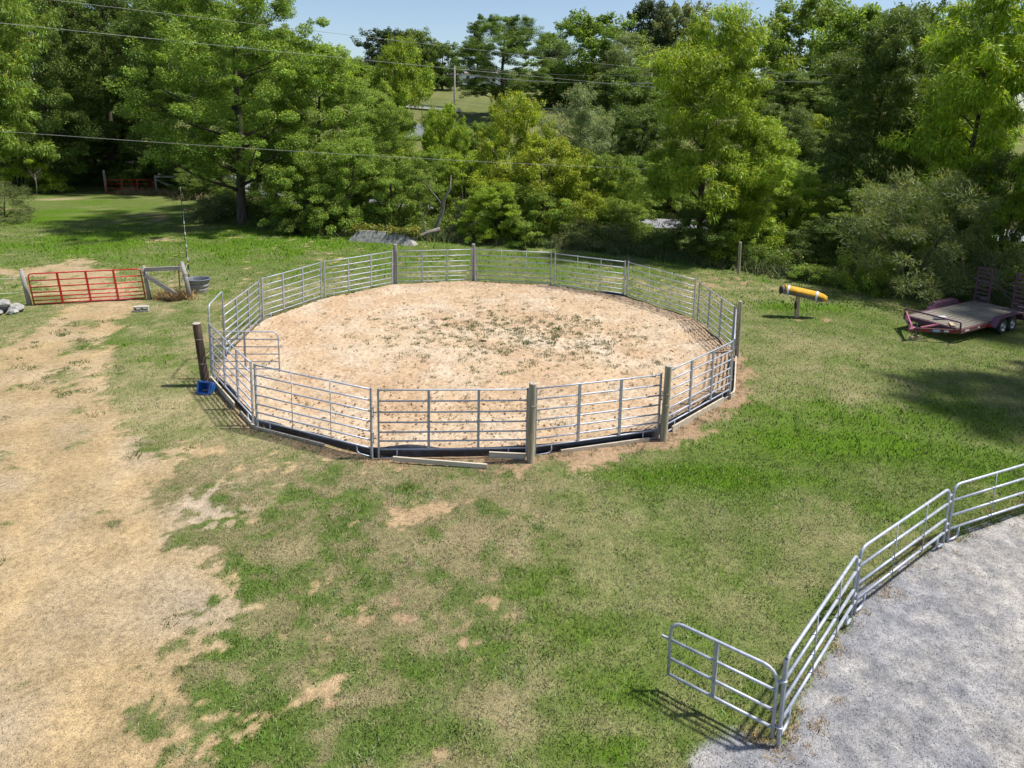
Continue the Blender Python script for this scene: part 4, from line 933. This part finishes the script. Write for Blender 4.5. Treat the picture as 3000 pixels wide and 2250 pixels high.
# steel posts of the wire fence
o = MB(); o.box((0, 0, .72), (.045, .012, 1.56)); o.box((0, .02, .72), (.012, .04, 1.56))
for k in range(9): o.box((0, -.012, .25+k*.14), (.02, .012, .03))
tm = o.mesh('t_post')
rt_ = obj('steel_post', tm, None, None, (-14.88, 29.62, 0), (0, 0, .5)); tm.materials.append(M['rust'])
tag(rt_, 'rusty steel post beside the wire-wrapped corner post', 'post')
og = MB(); og.box((0, 0, .72), (.05, .012, 1.5)); og.box((0, .02, .72), (.012, .045, 1.5)); tg = og.mesh('green_post'); tg.materials.append(M['tgreen'])
wm = MB().box((0, 0, 0), (.055, .06, .14)).mesh('white_tip'); wm.materials.append(M['white'])
ym = MB().box((0, 0, 0), (.07, .08, .04)).mesh('insulator'); ym.materials.append(M['yellow_pl'])
FP = [(-14.7+(-34.8+14.7)*t, 30.2+(70.6-30.2)*t) for t in (.03, .11, .20, .30, .41, .53, .66, .80, .92)]
for k, (x, y) in enumerate(FP):
    root = empty('steel_post', (x, y, gz1(x, y)-.05), .45, ['first', 'second', 'third', 'fourth', 'fifth', 'sixth', 'seventh', 'eighth', 'ninth'][k]+' green white-tipped steel fence post counting from the rubber trough', 'post', 'green steel posts of the wire fence')
    obj('shaft', tg, None, root); obj('white_tip', wm, None, root, (0, 0, 1.42))
    for z in (1.2, .75): obj('insulator', ym, None, root, (0, -.03, z))
FL = [(-14.5, 29.4)]+FP+[(-34.9, 70.9)]
for z, nm in ((1.25, 'top'), (.80, 'lower')):
    tag(MB().tube([(x, y, gz1(x, y)+z) for x, y in FL], .008, 4).build('fence_wire', M['fwire']), nm+' strand of the wire fence running away from the corner post', 'wire', 'wires of the fence')
for z, nm in ((1.18, 'upper'), (.55, 'lower')):
    tag(MB().tube([(-26, 26.2, z+.1), (-23, 27.1, z), (-20.6, 27.9, z)], .008, 4).build('fence_wire', M['fwire']), nm+' wire left of the near red gate', 'wire', 'wires left of the near gate')

# rubber trough behind the corner post
root = empty('stock_trough', (-14.52, 30.6, 0), 0, 'round ribbed grey rubber trough behind the crooked corner post', 'trough')
pf = [(.40, 0.0), (.42, .12), (.44, .20), (.425, .21), (.425, .23), (.45, .25), (.47, .40), (.455, .41), (.455, .43), (.48, .45), (.51, .60)]
MB().lathe(pf, 28, (0, 0, 0), sx=1.05, sy=.9).build('wall', M['trough'], root)
MB().lathe([(.505, .595), (.555, .60), (.56, .64), (.52, .65), (.49, .62), (.46, .40), (.38, .08), (.02, .06)], 28, sx=1.05, sy=.9).build('rim', M['troughrim'], root)

# concrete block and rubble
root = empty('cinder_block', (-15.36, 27.30, .02), math.radians(12), 'lone concrete block lying on the grass right of the drive', 'block')
mb = MB(); w, h, t = .56, .2, .22
for (cx, cz, sx_, sz_) in ((0, .02, w, .045), (0, h-.02, w, .045)): mb.box((cx, 0, cz), (sx_, t, sz_))
for x in (-w/2+.022, 0, w/2-.022): mb.box((x, 0, h/2), (.045, t-.004, h-.085))
mb.build('shell', M['block'], root)
rr = random.Random(9)
def lump(name, c, s, mat, label, cat, group):
    me = bpy.data.meshes.new(name); import bmesh
    bm = bmesh.new(); bmesh.ops.create_icosphere(bm, subdivisions=2, radius=1)
    for v in bm.verts:
        n_ = Vector((round(v.co.x*1.6)/1.6, round(v.co.y*1.6)/1.6, round(v.co.z*1.7)/1.7)); v.co = v.co*.55+n_*.5; v.co += Vector((rr.uniform(-.1, .1), rr.uniform(-.1, .1), rr.uniform(-.1, .1)))
        v.co.x *= s[0]; v.co.y *= s[1]; v.co.z *= s[2]
    bm.to_mesh(me); bm.free()
    o = obj(name, me, M[mat], None, c, (0, 0, rr.uniform(0, 3))); return tag(o, label, cat, group)
for k, (x, y, z, s, lb) in enumerate([(-20.9, 26.9, .16, (.42, .3, .22), 'largest pale rubble lump at the left edge by the red gate'), (-20.35, 26.95, .14, (.34, .28, .2), 'pale rubble lump nearest the left gate post'), (-21.3, 26.7, .14, (.36, .3, .2), 'pale rubble lump cut by the left edge of the photo'),
                                  (-20.65, 26.7, .40, (.3, .24, .16), 'pale rubble lump lying on top of the heap'), (-20.75, 26.45, .10, (.28, .2, .13), 'low rubble lump at the front of the heap'), (-20.2, 26.6, .09, (.2, .16, .12), 'small rubble piece at the right of the heap')]):
    lump('rubble', (x, y, z), s, 'stone', lb, 'rubble', 'rubble heap beside the gate')

# blue tub on its side
root = empty('feed_tub', (-9.02, 18.98, 0), math.radians(-14), 'blue plastic tub lying on its side by the dark post', 'tub')
def frame_ring(w, h, y): return [(-w/2, y, 0), (w/2, y, 0), (w/2, y, h), (-w/2, y, h)]
w0, h0, w1, h1, D, th = .38, .32, .31, .25, .30, .018
vs = frame_ring(w0, h0, 0)+[(x, D, z+.04) for x, _, z in frame_ring(w1, h1, D)]+[(x*.92, 0, .015+z*.92) for x, _, z in frame_ring(w0, h0, 0)]+[(x*.9, D-.02, z*.92+.052) for x, _, z in frame_ring(w1, h1, D)]
fs = [(0, 1, 5, 4), (1, 2, 6, 5), (2, 3, 7, 6), (3, 0, 4, 7), (4, 5, 6, 7), (8, 12, 13, 9), (9, 13, 14, 10), (10, 14, 15, 11), (11, 15, 12, 8), (12, 15, 14, 13)]
MB().add(vs, fs).build('body', M['blue'], root, (0, 0, .02), (math.radians(-14), 0, 0))
rmb = MB(); pts = frame_ring(w0+.03, h0+.02, -.01)
for a, b in zip(pts, pts[1:]+pts[:1]): rmb.beam(a, b, .045, .045)
rmb.build('rim', M['blue'], root, (0, 0, .02), (math.radians(-14), 0, 0))
MB().tube([(.1*math.cos(a*.5)*1.2, .1+.1*math.sin(a*.5), .05) for a in range(7)], .02, 5).build('sand_inside', M['wood_lumber'], root)

# ------------------------------------------------------------------ saddle stand
root = empty('saddle_stand', (12.36, 28.37, 0), math.radians(-4), 'yellow foam padded barrel strapped to a wooden post on the lawn', 'saddle stand')
MB().box((0, 0, .44), (.15, .13, 1.0)).build('post', M['wood_lumber'], root)
LC = Vector((.13, 0, 1.03)); tilt = math.radians(10.5)
hold = (0, tilt, 0)
mb = MB(); n = 16; Ls = 1.72; vs = []
for x in (-Ls/2, -Ls/4, 0, Ls/4, Ls/2):
    for j in range(n):
        a = 2*math.pi*j/n; r = .205*(1+.03*math.sin(j*5)); vs.append((x, r*math.cos(a)*.95, max(-.12, r*math.sin(a))))
mb.add(vs, [(i*n+j, i*n+(j+1) % n, (i+1)*n+(j+1) % n, (i+1)*n+j) for i in range(4) for j in range(n)]+[tuple(reversed(range(n))), tuple(range(4*n, 5*n))])
mb.build('barrel', M['log'], root, LC, hold)
mb = MB(); vs = []
for i, (x, wd_, zt) in enumerate([(-.78, 1, .0), (-.4, 1, .0), (0, 1, .0), (.4, .98, .0), (.70, .95, -.01), (.92, .72, -.05), (1.10, .16, -.11)]):
    for j in range(11):
        a = math.pi*(.08+.84*j/10); r = .245*(1+.015*math.sin(i*3+j*2)); vs.append((x, r*math.cos(a)*wd_*1.02, r*math.sin(a)*(.92+.08*wd_)+zt-.02*(math.sin(x*7)*.5 if j in (0, 10) else 0)))
k0 = len(vs)
vs += [(x, y*.86, z-.035) for x, y, z in vs]
f = [(i*11+j, i*11+j+1, (i+1)*11+j+1, (i+1)*11+j) for i in range(6) for j in range(10)]
f += [(b+k0, a+k0, d_+k0, c_+k0) for a, b, c_, d_ in f]
for i in range(6):
    f += [(i*11, (i+1)*11, (i+1)*11+k0, i*11+k0), ((i+1)*11+10, i*11+10, i*11+10+k0, (i+1)*11+10+k0)]
f += [(j+1, j, j+k0, j+1+k0) for j in range(10)]+[(66+j, 66+j+1, 66+j+1+k0, 66+j+k0) for j in range(10)]
mb.add(vs, f, True).build('foam_pad', M['foam'], root, LC+Vector((0, 0, .015)), hold)
MB().box((-.84, 0, .16), (.16, .20, .06)).build('foam_end', M['foam'], root, LC, hold)
for x in (-.62, .60):
    sm_ = MB(); q = [(x+.06*math.sin(a*.5), .255*math.cos(a*math.pi/10), max(-.15, .262*math.sin(a*math.pi/10)+.01)) for a in range(21)]
    for a, b in zip(q, q[1:]): sm_.beam(a, b, .015, .09, (1, 0, 0)) if False else sm_.beam((a[0], a[1], a[2]), (b[0], b[1], b[2]), .09, .014, (0, a[1], a[2]))
    sm_.build('strap', M['strap'], root, LC, hold)
MB().tube([(-Ls/2-.015, 0, .01), (-Ls/2-.05, 0, .01)], .20, 14, rs=[.21, .185]).build('end_cap', M['black'], root, LC, hold)
MB().tube([(Ls/2, 0, -.05), (Ls/2+.14, 0, -.05)], .09, 10, rs=[.10, .085]).build('barrel_plug', M['wood_lumber'], root, LC, hold)
MB().tube([(-.40, -.14, .93), (-.22, -.16, .78), (-.12, -.13, .68)], .014, 6).build('cord', M['tgreen'], root)
MB().tube([(-.12, -.12, .70), (-.12, -.12, .66), (-.115, -.12, .40)], .045, 8, rs=[.03, .055, .05]).build('weight', M['black'], root)

# ------------------------------------------------------------------ flatbed trailer (x to the rear, y to its left)
TR = empty('flatbed_trailer', (16.814, 26.141, 0), math.radians(30.4), 'faded purple flatbed trailer with wooden deck and raised ramps', 'trailer')
W, Lt, ZD = 2.14, 5.3, .56
nb = 11; bw = (W-.12)/nb; rb = random.Random(4)
for k in range(nb):
    y = -W/2+.06+bw*(k+.5); MB().box((Lt/2+.02, 0, 0), (Lt-.10, bw-.014, .045)).build('deck_board', M['deck'], TR, (0, y, ZD-.02+rb.uniform(-.006, .006)))
for s in (-1, 1): MB().box((Lt/2, s*W/2, ZD-.09), (Lt, .075, .16)).build('side_rail', M['purple_rust'] if s < 0 else M['purple'], TR)
MB().box((-.02, 0, ZD-.09), (.075, W+.07, .17)).build('front_beam', M['purple'], TR)
MB().box((Lt, 0, ZD-.10), (.08, W+.07, .19)).build('rear_beam', M['purple'], TR)
fr = MB(); fr.tube([(-.04, -W/2, ZD), (-.04, -W/2, ZD+.24), (-.04, -W/2+.03, ZD+.27), (-.04, W/2-.03, ZD+.27), (-.04, W/2, ZD+.24), (-.04, W/2, ZD)], .034, 8); fr.build('front_pipe_rail', M['purple'], TR)
AP = Vector((-1.37, 0, ZD-.11))
for s in (-1, 1):
    arm = MB(); arm.beam(Vector((-.03, s*(W/2-.02), ZD-.10)), AP+Vector((0, s*.04, 0)), .06, .15); ao = arm.build('tongue_arm', M['purple_rust'] if s < 0 else M['purple'], TR)
    a0, a1 = Vector((-.03, s*(W/2-.02), ZD-.10)), AP+Vector((0, s*.04, 0)); dv = (a1-a0); nn = Vector((dv.y, -dv.x, 0)).normalized()*(-s) ; nn = nn if nn.dot(Vector((-1, s, 0))) > 0 else -nn
    for t0, t1, mt in ((.06, .22, 'refl_red'), (.24, .34, 'refl_white'), (.66, .84, 'refl_red')):
        p0, p1 = a0+dv*t0+nn*.034, a0+dv*t1+nn*.034; MB().beam(p0, p1, .006, .07).build('reflector', M[mt], ao)
    p0, p1 = a0+dv*.42+nn*.034, a0+dv*.60+nn*.034; dm = MB(); dm.beam(p0, p1, .006, .11); do = dm.build('decal', M['decal'], ao)
    for t0, t1, dz_, hh in ((.44, .46, 0, .06), (.47, .58, .012, .022), (.48, .57, -.018, .016)):
        q0, q1 = a0+dv*t0+nn*.038+Vector((0, 0, dz_)), a0+dv*t1+nn*.038+Vector((0, 0, dz_)); MB().beam(q0, q1, .006, hh).build('decal_lettering', M['white'], ao)
    brc = MB(); brc.beam(Vector((-.04, s*W/2*.98, ZD+.20)), Vector((-1.2, s*.12, ZD-.05)), .05, .05) if s > 0 else brc.beam(Vector((-.06, .25*s, ZD-.03)), Vector((-1.05, .15*s, ZD-.04)), .07, .05)
    brc.build('tongue_brace', M['pink'], TR)
cpl = MB(); cpl.tube([AP+Vector((.12, 0, .03)), AP+Vector((-.12, 0, .04)), AP+Vector((-.22, 0, .01))], .06, 8, rs=[.07, .065, .05]); cpl.box(tuple(AP+Vector((-.05, 0, .10))), (.16, .05, .05)); cpl.build('coupler', M['pink'], TR)
jk = MB(); jk.tube([AP+Vector((.28, 0, .22)), AP+Vector((.28, 0, -.30))], .035, 8); jk.box(tuple(AP+Vector((.28, 0, -.305))), (.14, .14, .02)); jk.tube([AP+Vector((.28, 0, .19)), AP+Vector((.28, .14, .19)), AP+Vector((.28, .14, .27))], .012, 6); jk.build('jack', M['black'], TR)
for s in (-1, 1):
    ch = MB()
    for k in range(9):
        z = ZD-.10-.045*k; ch.box((AP.x+.15+.02*math.sin(k), s*.08, z), (.03 if k % 2 else .012, .012 if k % 2 else .03, .052))
    ch.build('safety_chain', M['chain'], TR)
def wheel(x, s):
    r = empty('wheel', (x, s*(W/2+.13), .34)); r.parent = TR
    t = MB(); pr_ = [(.20, -.09), (.30, -.10), (.335, -.07), (.34, 0), (.335, .07), (.30, .10), (.20, .09)]
    n = 26; vs = [(rr_*math.cos(2*math.pi*j/n), z, rr_*math.sin(2*math.pi*j/n)) for rr_, z in pr_ for j in range(n)]
    t.add(vs, [(i*n+j, (i+1)*n+j, (i+1)*n+(j+1) % n, i*n+(j+1) % n) for i in range(len(pr_)-1) for j in range(n)], True); t.build('tyre', M['rubber'], r)
    q = MB(); prr = [(.205, s*.085), (.19, s*.05), (.15, s*.03), (.10, s*.055), (.05, s*.06), (.045, s*.10), (.01, s*.105)]
    vs = [(rr_*math.cos(2*math.pi*j/n), z, rr_*math.sin(2*math.pi*j/n)) for rr_, z in prr for j in range(n)]
    q.add(vs, [(i*n+j, (i+1)*n+j, (i+1)*n+(j+1) % n, i*n+(j+1) % n) for i in range(len(prr)-1) for j in range(n)], True)
    for j in range(8):
        a = j*math.pi/4; q.box((.125*math.cos(a), s*.052, .125*math.sin(a)), (.03, .03, .03))
    q.build('rim', M['rim'], r)
for s in (-1, 1):
    for x in (2.82, 3.60): wheel(x, s)
    y0, y1 = s*(W/2+.035), s*(W/2+.30); f = MB(); P = [(2.02, .42), (2.38, .745), (2.50, .765), (3.95, .765), (4.07, .745), (4.42, .42)]
    vs = [(x, y, z) for (x, z) in P for y in (y0, y1)]+[(x*.985+.05, y, z-.035) for (x, z) in P for y in (y0, y1)]
    nP = len(P); fs = [(i*2, i*2+1, i*2+3, i*2+2) for i in range(nP-1)]
    fs += [(a+2*nP, b+2*nP, c_+2*nP, d_+2*nP) for d_, c_, b, a in fs]
    fs += [(i*2+1, i*2+1+2*nP, i*2+3+2*nP, i*2+3) for i in range(nP-1)]+[(i*2, i*2+2, i*2+2+2*nP, i*2+2*nP) for i in range(nP-1)]
    f.add(vs, fs); fo = f.build('fender', M['purple'], TR)
    inn = MB(); inn.add([(x, s*(W/2+.036), z) for x, z in P]+[(4.42, s*(W/2+.036), .40), (2.02, s*(W/2+.036), .40)], [tuple(range(8))]); inn.build('fender_panel', M['purple'], fo)
    for t0, t1, mt in ((.25, .55, 'refl_white'), (1.2, 1.35, 'refl_white'), (1.36, 1.75, 'refl_red')):
        MB().box(((t0+t1)/2, s*(W/2+.040), ZD-.09), (t1-t0, .006, .06)).build('reflector', M[mt], TR)
    ft = MB(); ft.box((1.95, s*(W/2+.10), ZD-.12), (.10, .1, .09)); ft.build('marker_lamp', M['refl_red'], TR)
    # ramp standing up at the rear
    rp_ = empty('ramp', (Lt+.02, s*(W/2-.32), ZD-.05), 0); rp_.parent = TR; rp_.rotation_euler = (0, math.radians(4), 0)
    RW, RH = .56, 1.62
    for q in (-1, 1): MB().box((0, q*RW/2, RH/2), (.075, .05, RH)).build('ramp_rail', M['purple'], rp_)
    slat = MB().box((0, 0, 0), (.06, RW-.05, .07)).mesh('ramp_slat')
    for k in range(9): obj('ramp_slat', slat, M['purple'], rp_, (.0, 0, .08+k*.185))
    lg = MB(); lg.tube([(.04, -RW*.3, .30), (.26, -RW*.3, .16), (.26, RW*.3, .16), (.04, RW*.3, .30)], .018, 6); lg.build('ramp_leg', M['galv_flat'], rp_)
for x in (2.82, 3.60): MB().tube([(x, -W/2-.05, .34), (x, W/2+.05, .34)], .04, 8).build('axle', M['black'], TR)
for x in (.9, 1.8, 2.6, 3.4, 4.3): MB().box((x, 0, ZD-.10), (.05, W-.08, .09)).build('cross_beam', M['black'], TR)
def trl(x, y, z):
    c, s_ = math.cos(math.radians(30.4)), math.sin(math.radians(30.4)); return (16.814+c*x-s_*y, 26.141+s_*x+c*y, z)
o = MB().box((0, 0, .06), (.44, .16, .13)).build('wood_block', M['wood_lumber'], None, trl(-1.09, 0, 0), (0, 0, .2)); tag(o, 'wooden block under the trailer jack', 'block')
o = MB().tube([(0, 0, 0), (.1, 0, .02), (.5, .03, .01), (.62, .03, 0)], .06, 8, rs=[.03, .075, .07, .02]).build('rolled_tarp', M['strap'], None, trl(.35, .15, ZD+.075), (0, 0, .1)); tag(o, 'pale rolled bundle on the trailer deck', 'bundle')
o = MB().box((0, 0, 0), (.5, .14, .05)).build('board_offcut', M['wood_lumber'], None, trl(.22, -.62, ZD+.04), (0, 0, 1.2)); tag(o, 'short board lying on the front of the trailer deck', 'board')

# ------------------------------------------------------------------ old concrete wall with vines, dead snag
root = empty('concrete_wall', (-8.9, 44.2, 0), math.atan2(43.58-44.84, -6.82+11.0), 'low sloping mossy concrete wall with vines at the lawn edge', 'wall')
nS = 7; Lw = 4.1
for k in range(nS):
    x0, x1 = -Lw/2+Lw*k/nS, -Lw/2+Lw*(k+1)/nS-.025
    top0, top1 = (.72 if k else .06), .72
    if k == 1: top0 = .72
    vs = [(x0, -.35, -.05), (x1, -.35, -.05), (x1, .05, top1+rr.uniform(-.03, .03)), (x0, .05, top0), (x0, .35, -.05), (x1, .35, -.05), (x1, .28, top1), (x0, .28, top0)]
    MB().add(vs, [(0, 1, 2, 3), (3, 2, 6, 7), (5, 4, 7, 6), (1, 5, 6, 2), (4, 0, 3, 7), (0, 4, 5, 1)]).build('slab', M['concrete'], root)
MB().add([(Lw/2+.02, -.42, -.05), (Lw/2+.75, -.30, -.05), (Lw/2+.05, .08, .70), (Lw/2+.02, .45, -.05), (Lw/2+.75, .40, -.05), (Lw/2+.05, .3, .70)], [(0, 1, 2), (1, 4, 5, 2), (3, 5, 4), (0, 2, 5, 3), (0, 3, 4, 1)]).build('end_slab', M['concrete'], root)
rgv = np.random.default_rng(12); cv = np.stack([rgv.uniform(-2.0, 2.8, 60), rgv.uniform(.1, .8, 60), rgv.uniform(.55, 1.0, 60)], 1)
v, f, tint = leaf_cloud(rgv, cv, np.full(60, .24), 90, .13, .09, .5); me = np_mesh('vines', v, quads=f.astype(np.int32)); set_col(me, 'tint', tint*np.where(rgv.random((len(tint)//4, 1)).repeat(4, 0) < .3, np.array([[1.35, 1.0, .8]]), 1.0)); me.materials.append(M['leaf'])
vo = obj('vines', me, None, root); vo.color = (.20, .24, .05, 1)
root = empty('dead_tree', (-5.2, 46.0, 0), 0, 'dead grey snag with bare forked branches and a fallen limb', 'tree')
rd = random.Random(21)
def branch(mb, p, d, L, r, depth):
    pts = [p]; rs = [r]; q = Vector(p); dd = Vector(d).normalized()
    for k in range(5):
        dd = (dd+Vector((rd.uniform(-.25, .25), rd.uniform(-.25, .25), rd.uniform(-.12, .2)))).normalized(); q = q+dd*L/5; pts.append(q.copy()); rs.append(r*(1-.16*(k+1)))
    mb.tube(pts, r, 6, rs=rs)
    if depth:
        for k in range(3):
            i = rd.randint(2, 5); branch(mb, pts[i], dd+Vector((rd.uniform(-1, 1), rd.uniform(-1, 1), rd.uniform(-.1, .8))), L*.55, rs[i]*.6, depth-1)
t = MB(); t.tube([(.2, 0, -.1), (.05, 0, .9), (.42, .05, 1.9), (.55, -.1, 2.8), (.95, -.1, 3.5), (1.0, 0, 4.4)], .12, 8, rs=[.15, .13, .12, .10, .07, .02]); t.build('trunk', M['deadwood'], root)
b = MB(); branch(b, (-.6, -.3, 0), (-.1, 0, 1), 2.6, .07, 1); branch(b, (.7, .3, .3), (.6, .1, 1), 3.0, .09, 2); branch(b, (1.0, .2, .2), (1, 0, .8), 2.6, .08, 2); branch(b, (.45, 0, 2.2), (-.5, 0, 1), 2.2, .06, 2); b.build('branches', M['deadwood'], root)
MB().tube([(.3, -.5, .75), (-.4, -.7, .55), (-1.0, -.9, .3), (-1.5, -1.1, .02)], .13, 8, rs=[.15, .14, .13, .11]).build('fallen_limb', M['deadwood'], root)
root = empty('dead_tree', (79, 208, gz1(79, 208)), 0, 'bare leafless tree on the skyline beside the dark conifer', 'tree')
b = MB(); branch(b, (0, 0, 0), (0, 0, 1), 12, .3, 3); branch(b, (0, 0, 5), (-.5, 0, 1), 9, .18, 3); b.build('branches', M['deadwood'], root)
root = empty('sapling', (-46.2, 65.4, 0), 0, 'thin dead sapling in the long grass left of the distant gate', 'tree')
b = MB(); b.tube([(0, 0, 0), (.05, 0, 1.2), (-.03, 0, 2.1)], .05, 6, rs=[.06, .05, .03])
b.build('stem', M['deadwood'], root); b = MB()
for k in range(9): branch(b, (-.02, 0, 1.4+.08*k), (math.cos(k*2.4), math.sin(k*2.4), .9), .9, .02, 1)
b.build('twigs', M['deadwood'], root)
root = empty('brush_pile', (23.4, 31.3, 0), 0, 'heap of bare cut branches behind the trailer', 'brush pile')
for k in range(14):
    b = MB(); branch(b, (rd.uniform(-.8, .8), rd.uniform(-.6, .6), .1+.07*k), (rd.uniform(-1, 1), rd.uniform(-.5, .5), rd.uniform(0, .5)), 2.4, .03, 1); b.build('branch', M['deadwood'], root)
root = empty('ornamental_grass', (21.6, 23.9, 0), 0, 'pale arching clump of dry grass at the right edge below the trailer', 'grass clump')
b = MB()
for k in range(150):
    a = rd.uniform(0, 6.28); Lg = rd.uniform(.5, 1.0); c_, s_ = math.cos(a), math.sin(a)
    b.tube([(c_*.05, s_*.05, 0), (c_*Lg*.35, s_*Lg*.35, Lg*.75), (c_*Lg*.8, s_*Lg*.8, Lg*.6), (c_*Lg*1.05, s_*Lg*1.05, Lg*.2)], .006, 3, cap=False)
b.build('leaves', simple('dry_leaf', (.40, .37, .28), (.55, .52, .42), 4, .9), root)

# ------------------------------------------------------------------ power lines
def utility_pole(x, y, h, label, rz):
    z = gz1(x, y); root = empty('utility_pole', (x, y, z), rz, label, 'utility pole', 'utility poles')
    MB().tube([(0, 0, -.5), (0, 0, h*.5), (0, 0, h)], .16, 10, rs=[.19, .16, .12]).build('shaft', M['wood_grey'], root)
    MB().box((0, .16, h-1.2), (2.5, .11, .13)).build('crossarm', M['wood_greyx'], root)
    for s in (-1, 1):
        MB().beam((s*.75, .16, h-1.25), (0, .14, h-2.0), .05, .05).build('arm_brace', M['wood_greyx'], root)
        for q in (.45, 1.15): MB().lathe([(.05, 0), (.07, .05), (.05, .09), (.06, .13), (.01, .18)], 8, (s*q, .16, h-1.13)).build('insulator', M['white'], root)
    MB().lathe([(.05, 0), (.07, .05), (.05, .1), (.01, .2)], 8, (0, 0, h)).build('insulator', M['white'], root)
    return Vector((x, y, z))
pA = utility_pole(-9.4, 108, 10.7, 'wooden utility pole with crossarm on the slope in front of the white house', .2)
pB = utility_pole(26.1, 90, 9.6, 'utility pole hidden behind the tall leaning-trunk tree', .25)
def wire(a, b, sag, r, label, group='overhead power lines'):
    a, b = Vector(a), Vector(b); n = 40
    o = MB().tube([a.lerp(b, i/n)-Vector((0, 0, sag*4*(i/n)*(1-i/n))) for i in range(n+1)], r, 5).build('power_line', M['wire']); tag(o, label, 'power line', group)
PW = []
wire((-28.21, 34.0, 14.02), (26.05, 90.0, 14.3), .12, .012, 'uppermost long wire crossing the sky from the upper left')
wire((-28.38, 34.0, 12.60), (26.10, 90.0, 12.2), .15, .015, 'second long wire from the top crossing the trees')
wire((-29.0, 34.0, 7.31), (53.0, 60.0, 4.4), .9, .012, 'lowest long wire crossing in front of the left trees')

for k, (dx_, dz_) in enumerate([(-1.15, 9.72), (-.45, 9.72), (.45, 9.72), (1.15, 9.72), (0, 10.8)]):
    wire(pA+Vector((dx_, dx_*.2+.1, dz_)), pB+Vector((dx_, dx_*.25+.1, dz_-1.1)), .9, .016, ['first', 'second', 'third', 'fourth', 'top'][k]+' conductor strung between the two hill poles', 'conductors between the poles')
    wire(pB+Vector((dx_, dx_*.25+.1, dz_-1.1)), (82+dx_, 62+dx_, 13.2+dz_*.15), .8, .016, ['first', 'second', 'third', 'fourth', 'top'][k]+' conductor running right from the hidden pole', 'conductors right of the hidden pole')
for k, z in enumerate((5.6, 5.0)):
    wire(pA+Vector((0, 0, z)), pB+Vector((0, 0, z-.2)), 1.0, .025, ['upper', 'lower'][k]+' black cable below the conductors on the hill poles', 'cables between the poles')
    wire((-60, 118, 9+z), pA+Vector((0, 0, z)), .8, .025, ['upper', 'lower'][k]+' black cable left of the utility pole', 'cables left of the pole')

# ------------------------------------------------------------------ far buildings, vehicles, guardrail
hx, hy = -10.0, 226.0; hz_ = gz1(hx, hy)+.6
root = empty('white_house', (hx, hy, hz_), .34, 'long low white house among trees on the hill', 'house')
MB().box((0, 0, 1.3), (17, 7, 3.6)).build('wall', M['siding'], root)
rf = MB(); rf.add([(-8.9, -4, 3.05), (8.9, -4, 3.05), (8.9, 4, 3.05), (-8.9, 4, 3.05), (-8.9, 0, 4.4), (8.9, 0, 4.4)], [(0, 1, 5, 4), (2, 3, 4, 5), (0, 4, 3), (1, 2, 5), (3, 2, 1, 0)]); rf.build('roof', M['roofing'], root)
for x in (-6.5, -1.5, 2.2, 6): MB().box((x, -3.52, 1.6), (1.0, .08, 1.5)).build('window', M['glass'], root)
MB().box((4.2, -3.52, 1.1), (1.0, .08, 2.1)).build('door', M['white'], root)
root = empty('porch_roof', (0, 0, 0)); bpy.data.objects.remove(root)
def car(x, y, rz, label, paint, L=4.4, H=1.4):
    z = gz1(x, y); root = empty('parked_car', (x, y, z), rz, label, 'car', 'parked vehicles on the hill')
    P = [(-L/2, .35), (-L/2, .75), (-L*.30, .88), (-L*.16, H), (L*.18, H), (L*.33, .92), (L/2, .80), (L/2, .35)]
    vs = [(a, s*.85*(1 if b < 1 else .82), b) for s in (-1, 1) for a, b in P]; n = len(P)
    MB().add(vs, [tuple(reversed(range(n))), tuple(range(n, 2*n))]+[(i, (i+1) % n, n+(i+1) % n, n+i) for i in range(n)]).build('body', paint, root)
    for s in (-1, 1): MB().box((0, s*.80, 1.12), (L*.36, .04, .34)).build('side_window', M['glass'], root)
    for a in (-L*.31, L*.31):
        for s in (-1, 1): MB().tube([(a, s*.70, .33), (a, s*.88, .33)], .33, 14).build('wheel', M['rubber'], root)
car(-21.5, 222, .1, 'white car parked at the top of the grassy hill', M['carpaint'])
root = empty('camper', (-16.2, 104, gz1(-16.2, 104)), .3, 'white vehicle partly hidden by trees left of the utility pole', 'vehicle')
MB().box((0, 0, 1.5), (5.2, 2.2, 2.1), taper=.93).build('body', M['carpaint'], root); MB().box((-.6, -1.08, 1.8), (1.4, .08, .6)).build('window', M['glass'], root)
for x in (-1.6, 1.6): MB().tube([(x, -1.1, .35), (x, 1.1, .35)], .35, 12).build('wheel', M['rubber'], root)
def guardrail(pts, label):
    root = empty('guardrail', (*pts[0], 0), 0, label, 'guardrail', 'guardrails beyond the trees'); o = Vector((*pts[0], 0))
    P = resample(pts, 2.2); q = [Vector((x, y, gz1(x, y)+1.05))-o for x, y in P]
    for a, b in zip(q, q[1:]): MB().beam(a, b, .06, .30).build('beam', M['guard'], root)
    for p in q: MB().box((p.x, p.y+.1, p.z-.5), (.14, .14, 1.3)).build('post', M['wood_grey'], root)
guardrail([(-10.2, 129.6), (-13, 131.5), (-18, 134)], 'steel guardrail along the hill road behind the utility pole')
guardrail([(30, 79), (38, 75.8), (46, 73)], 'steel guardrail seen through the trees right of the round yellow-green tree')
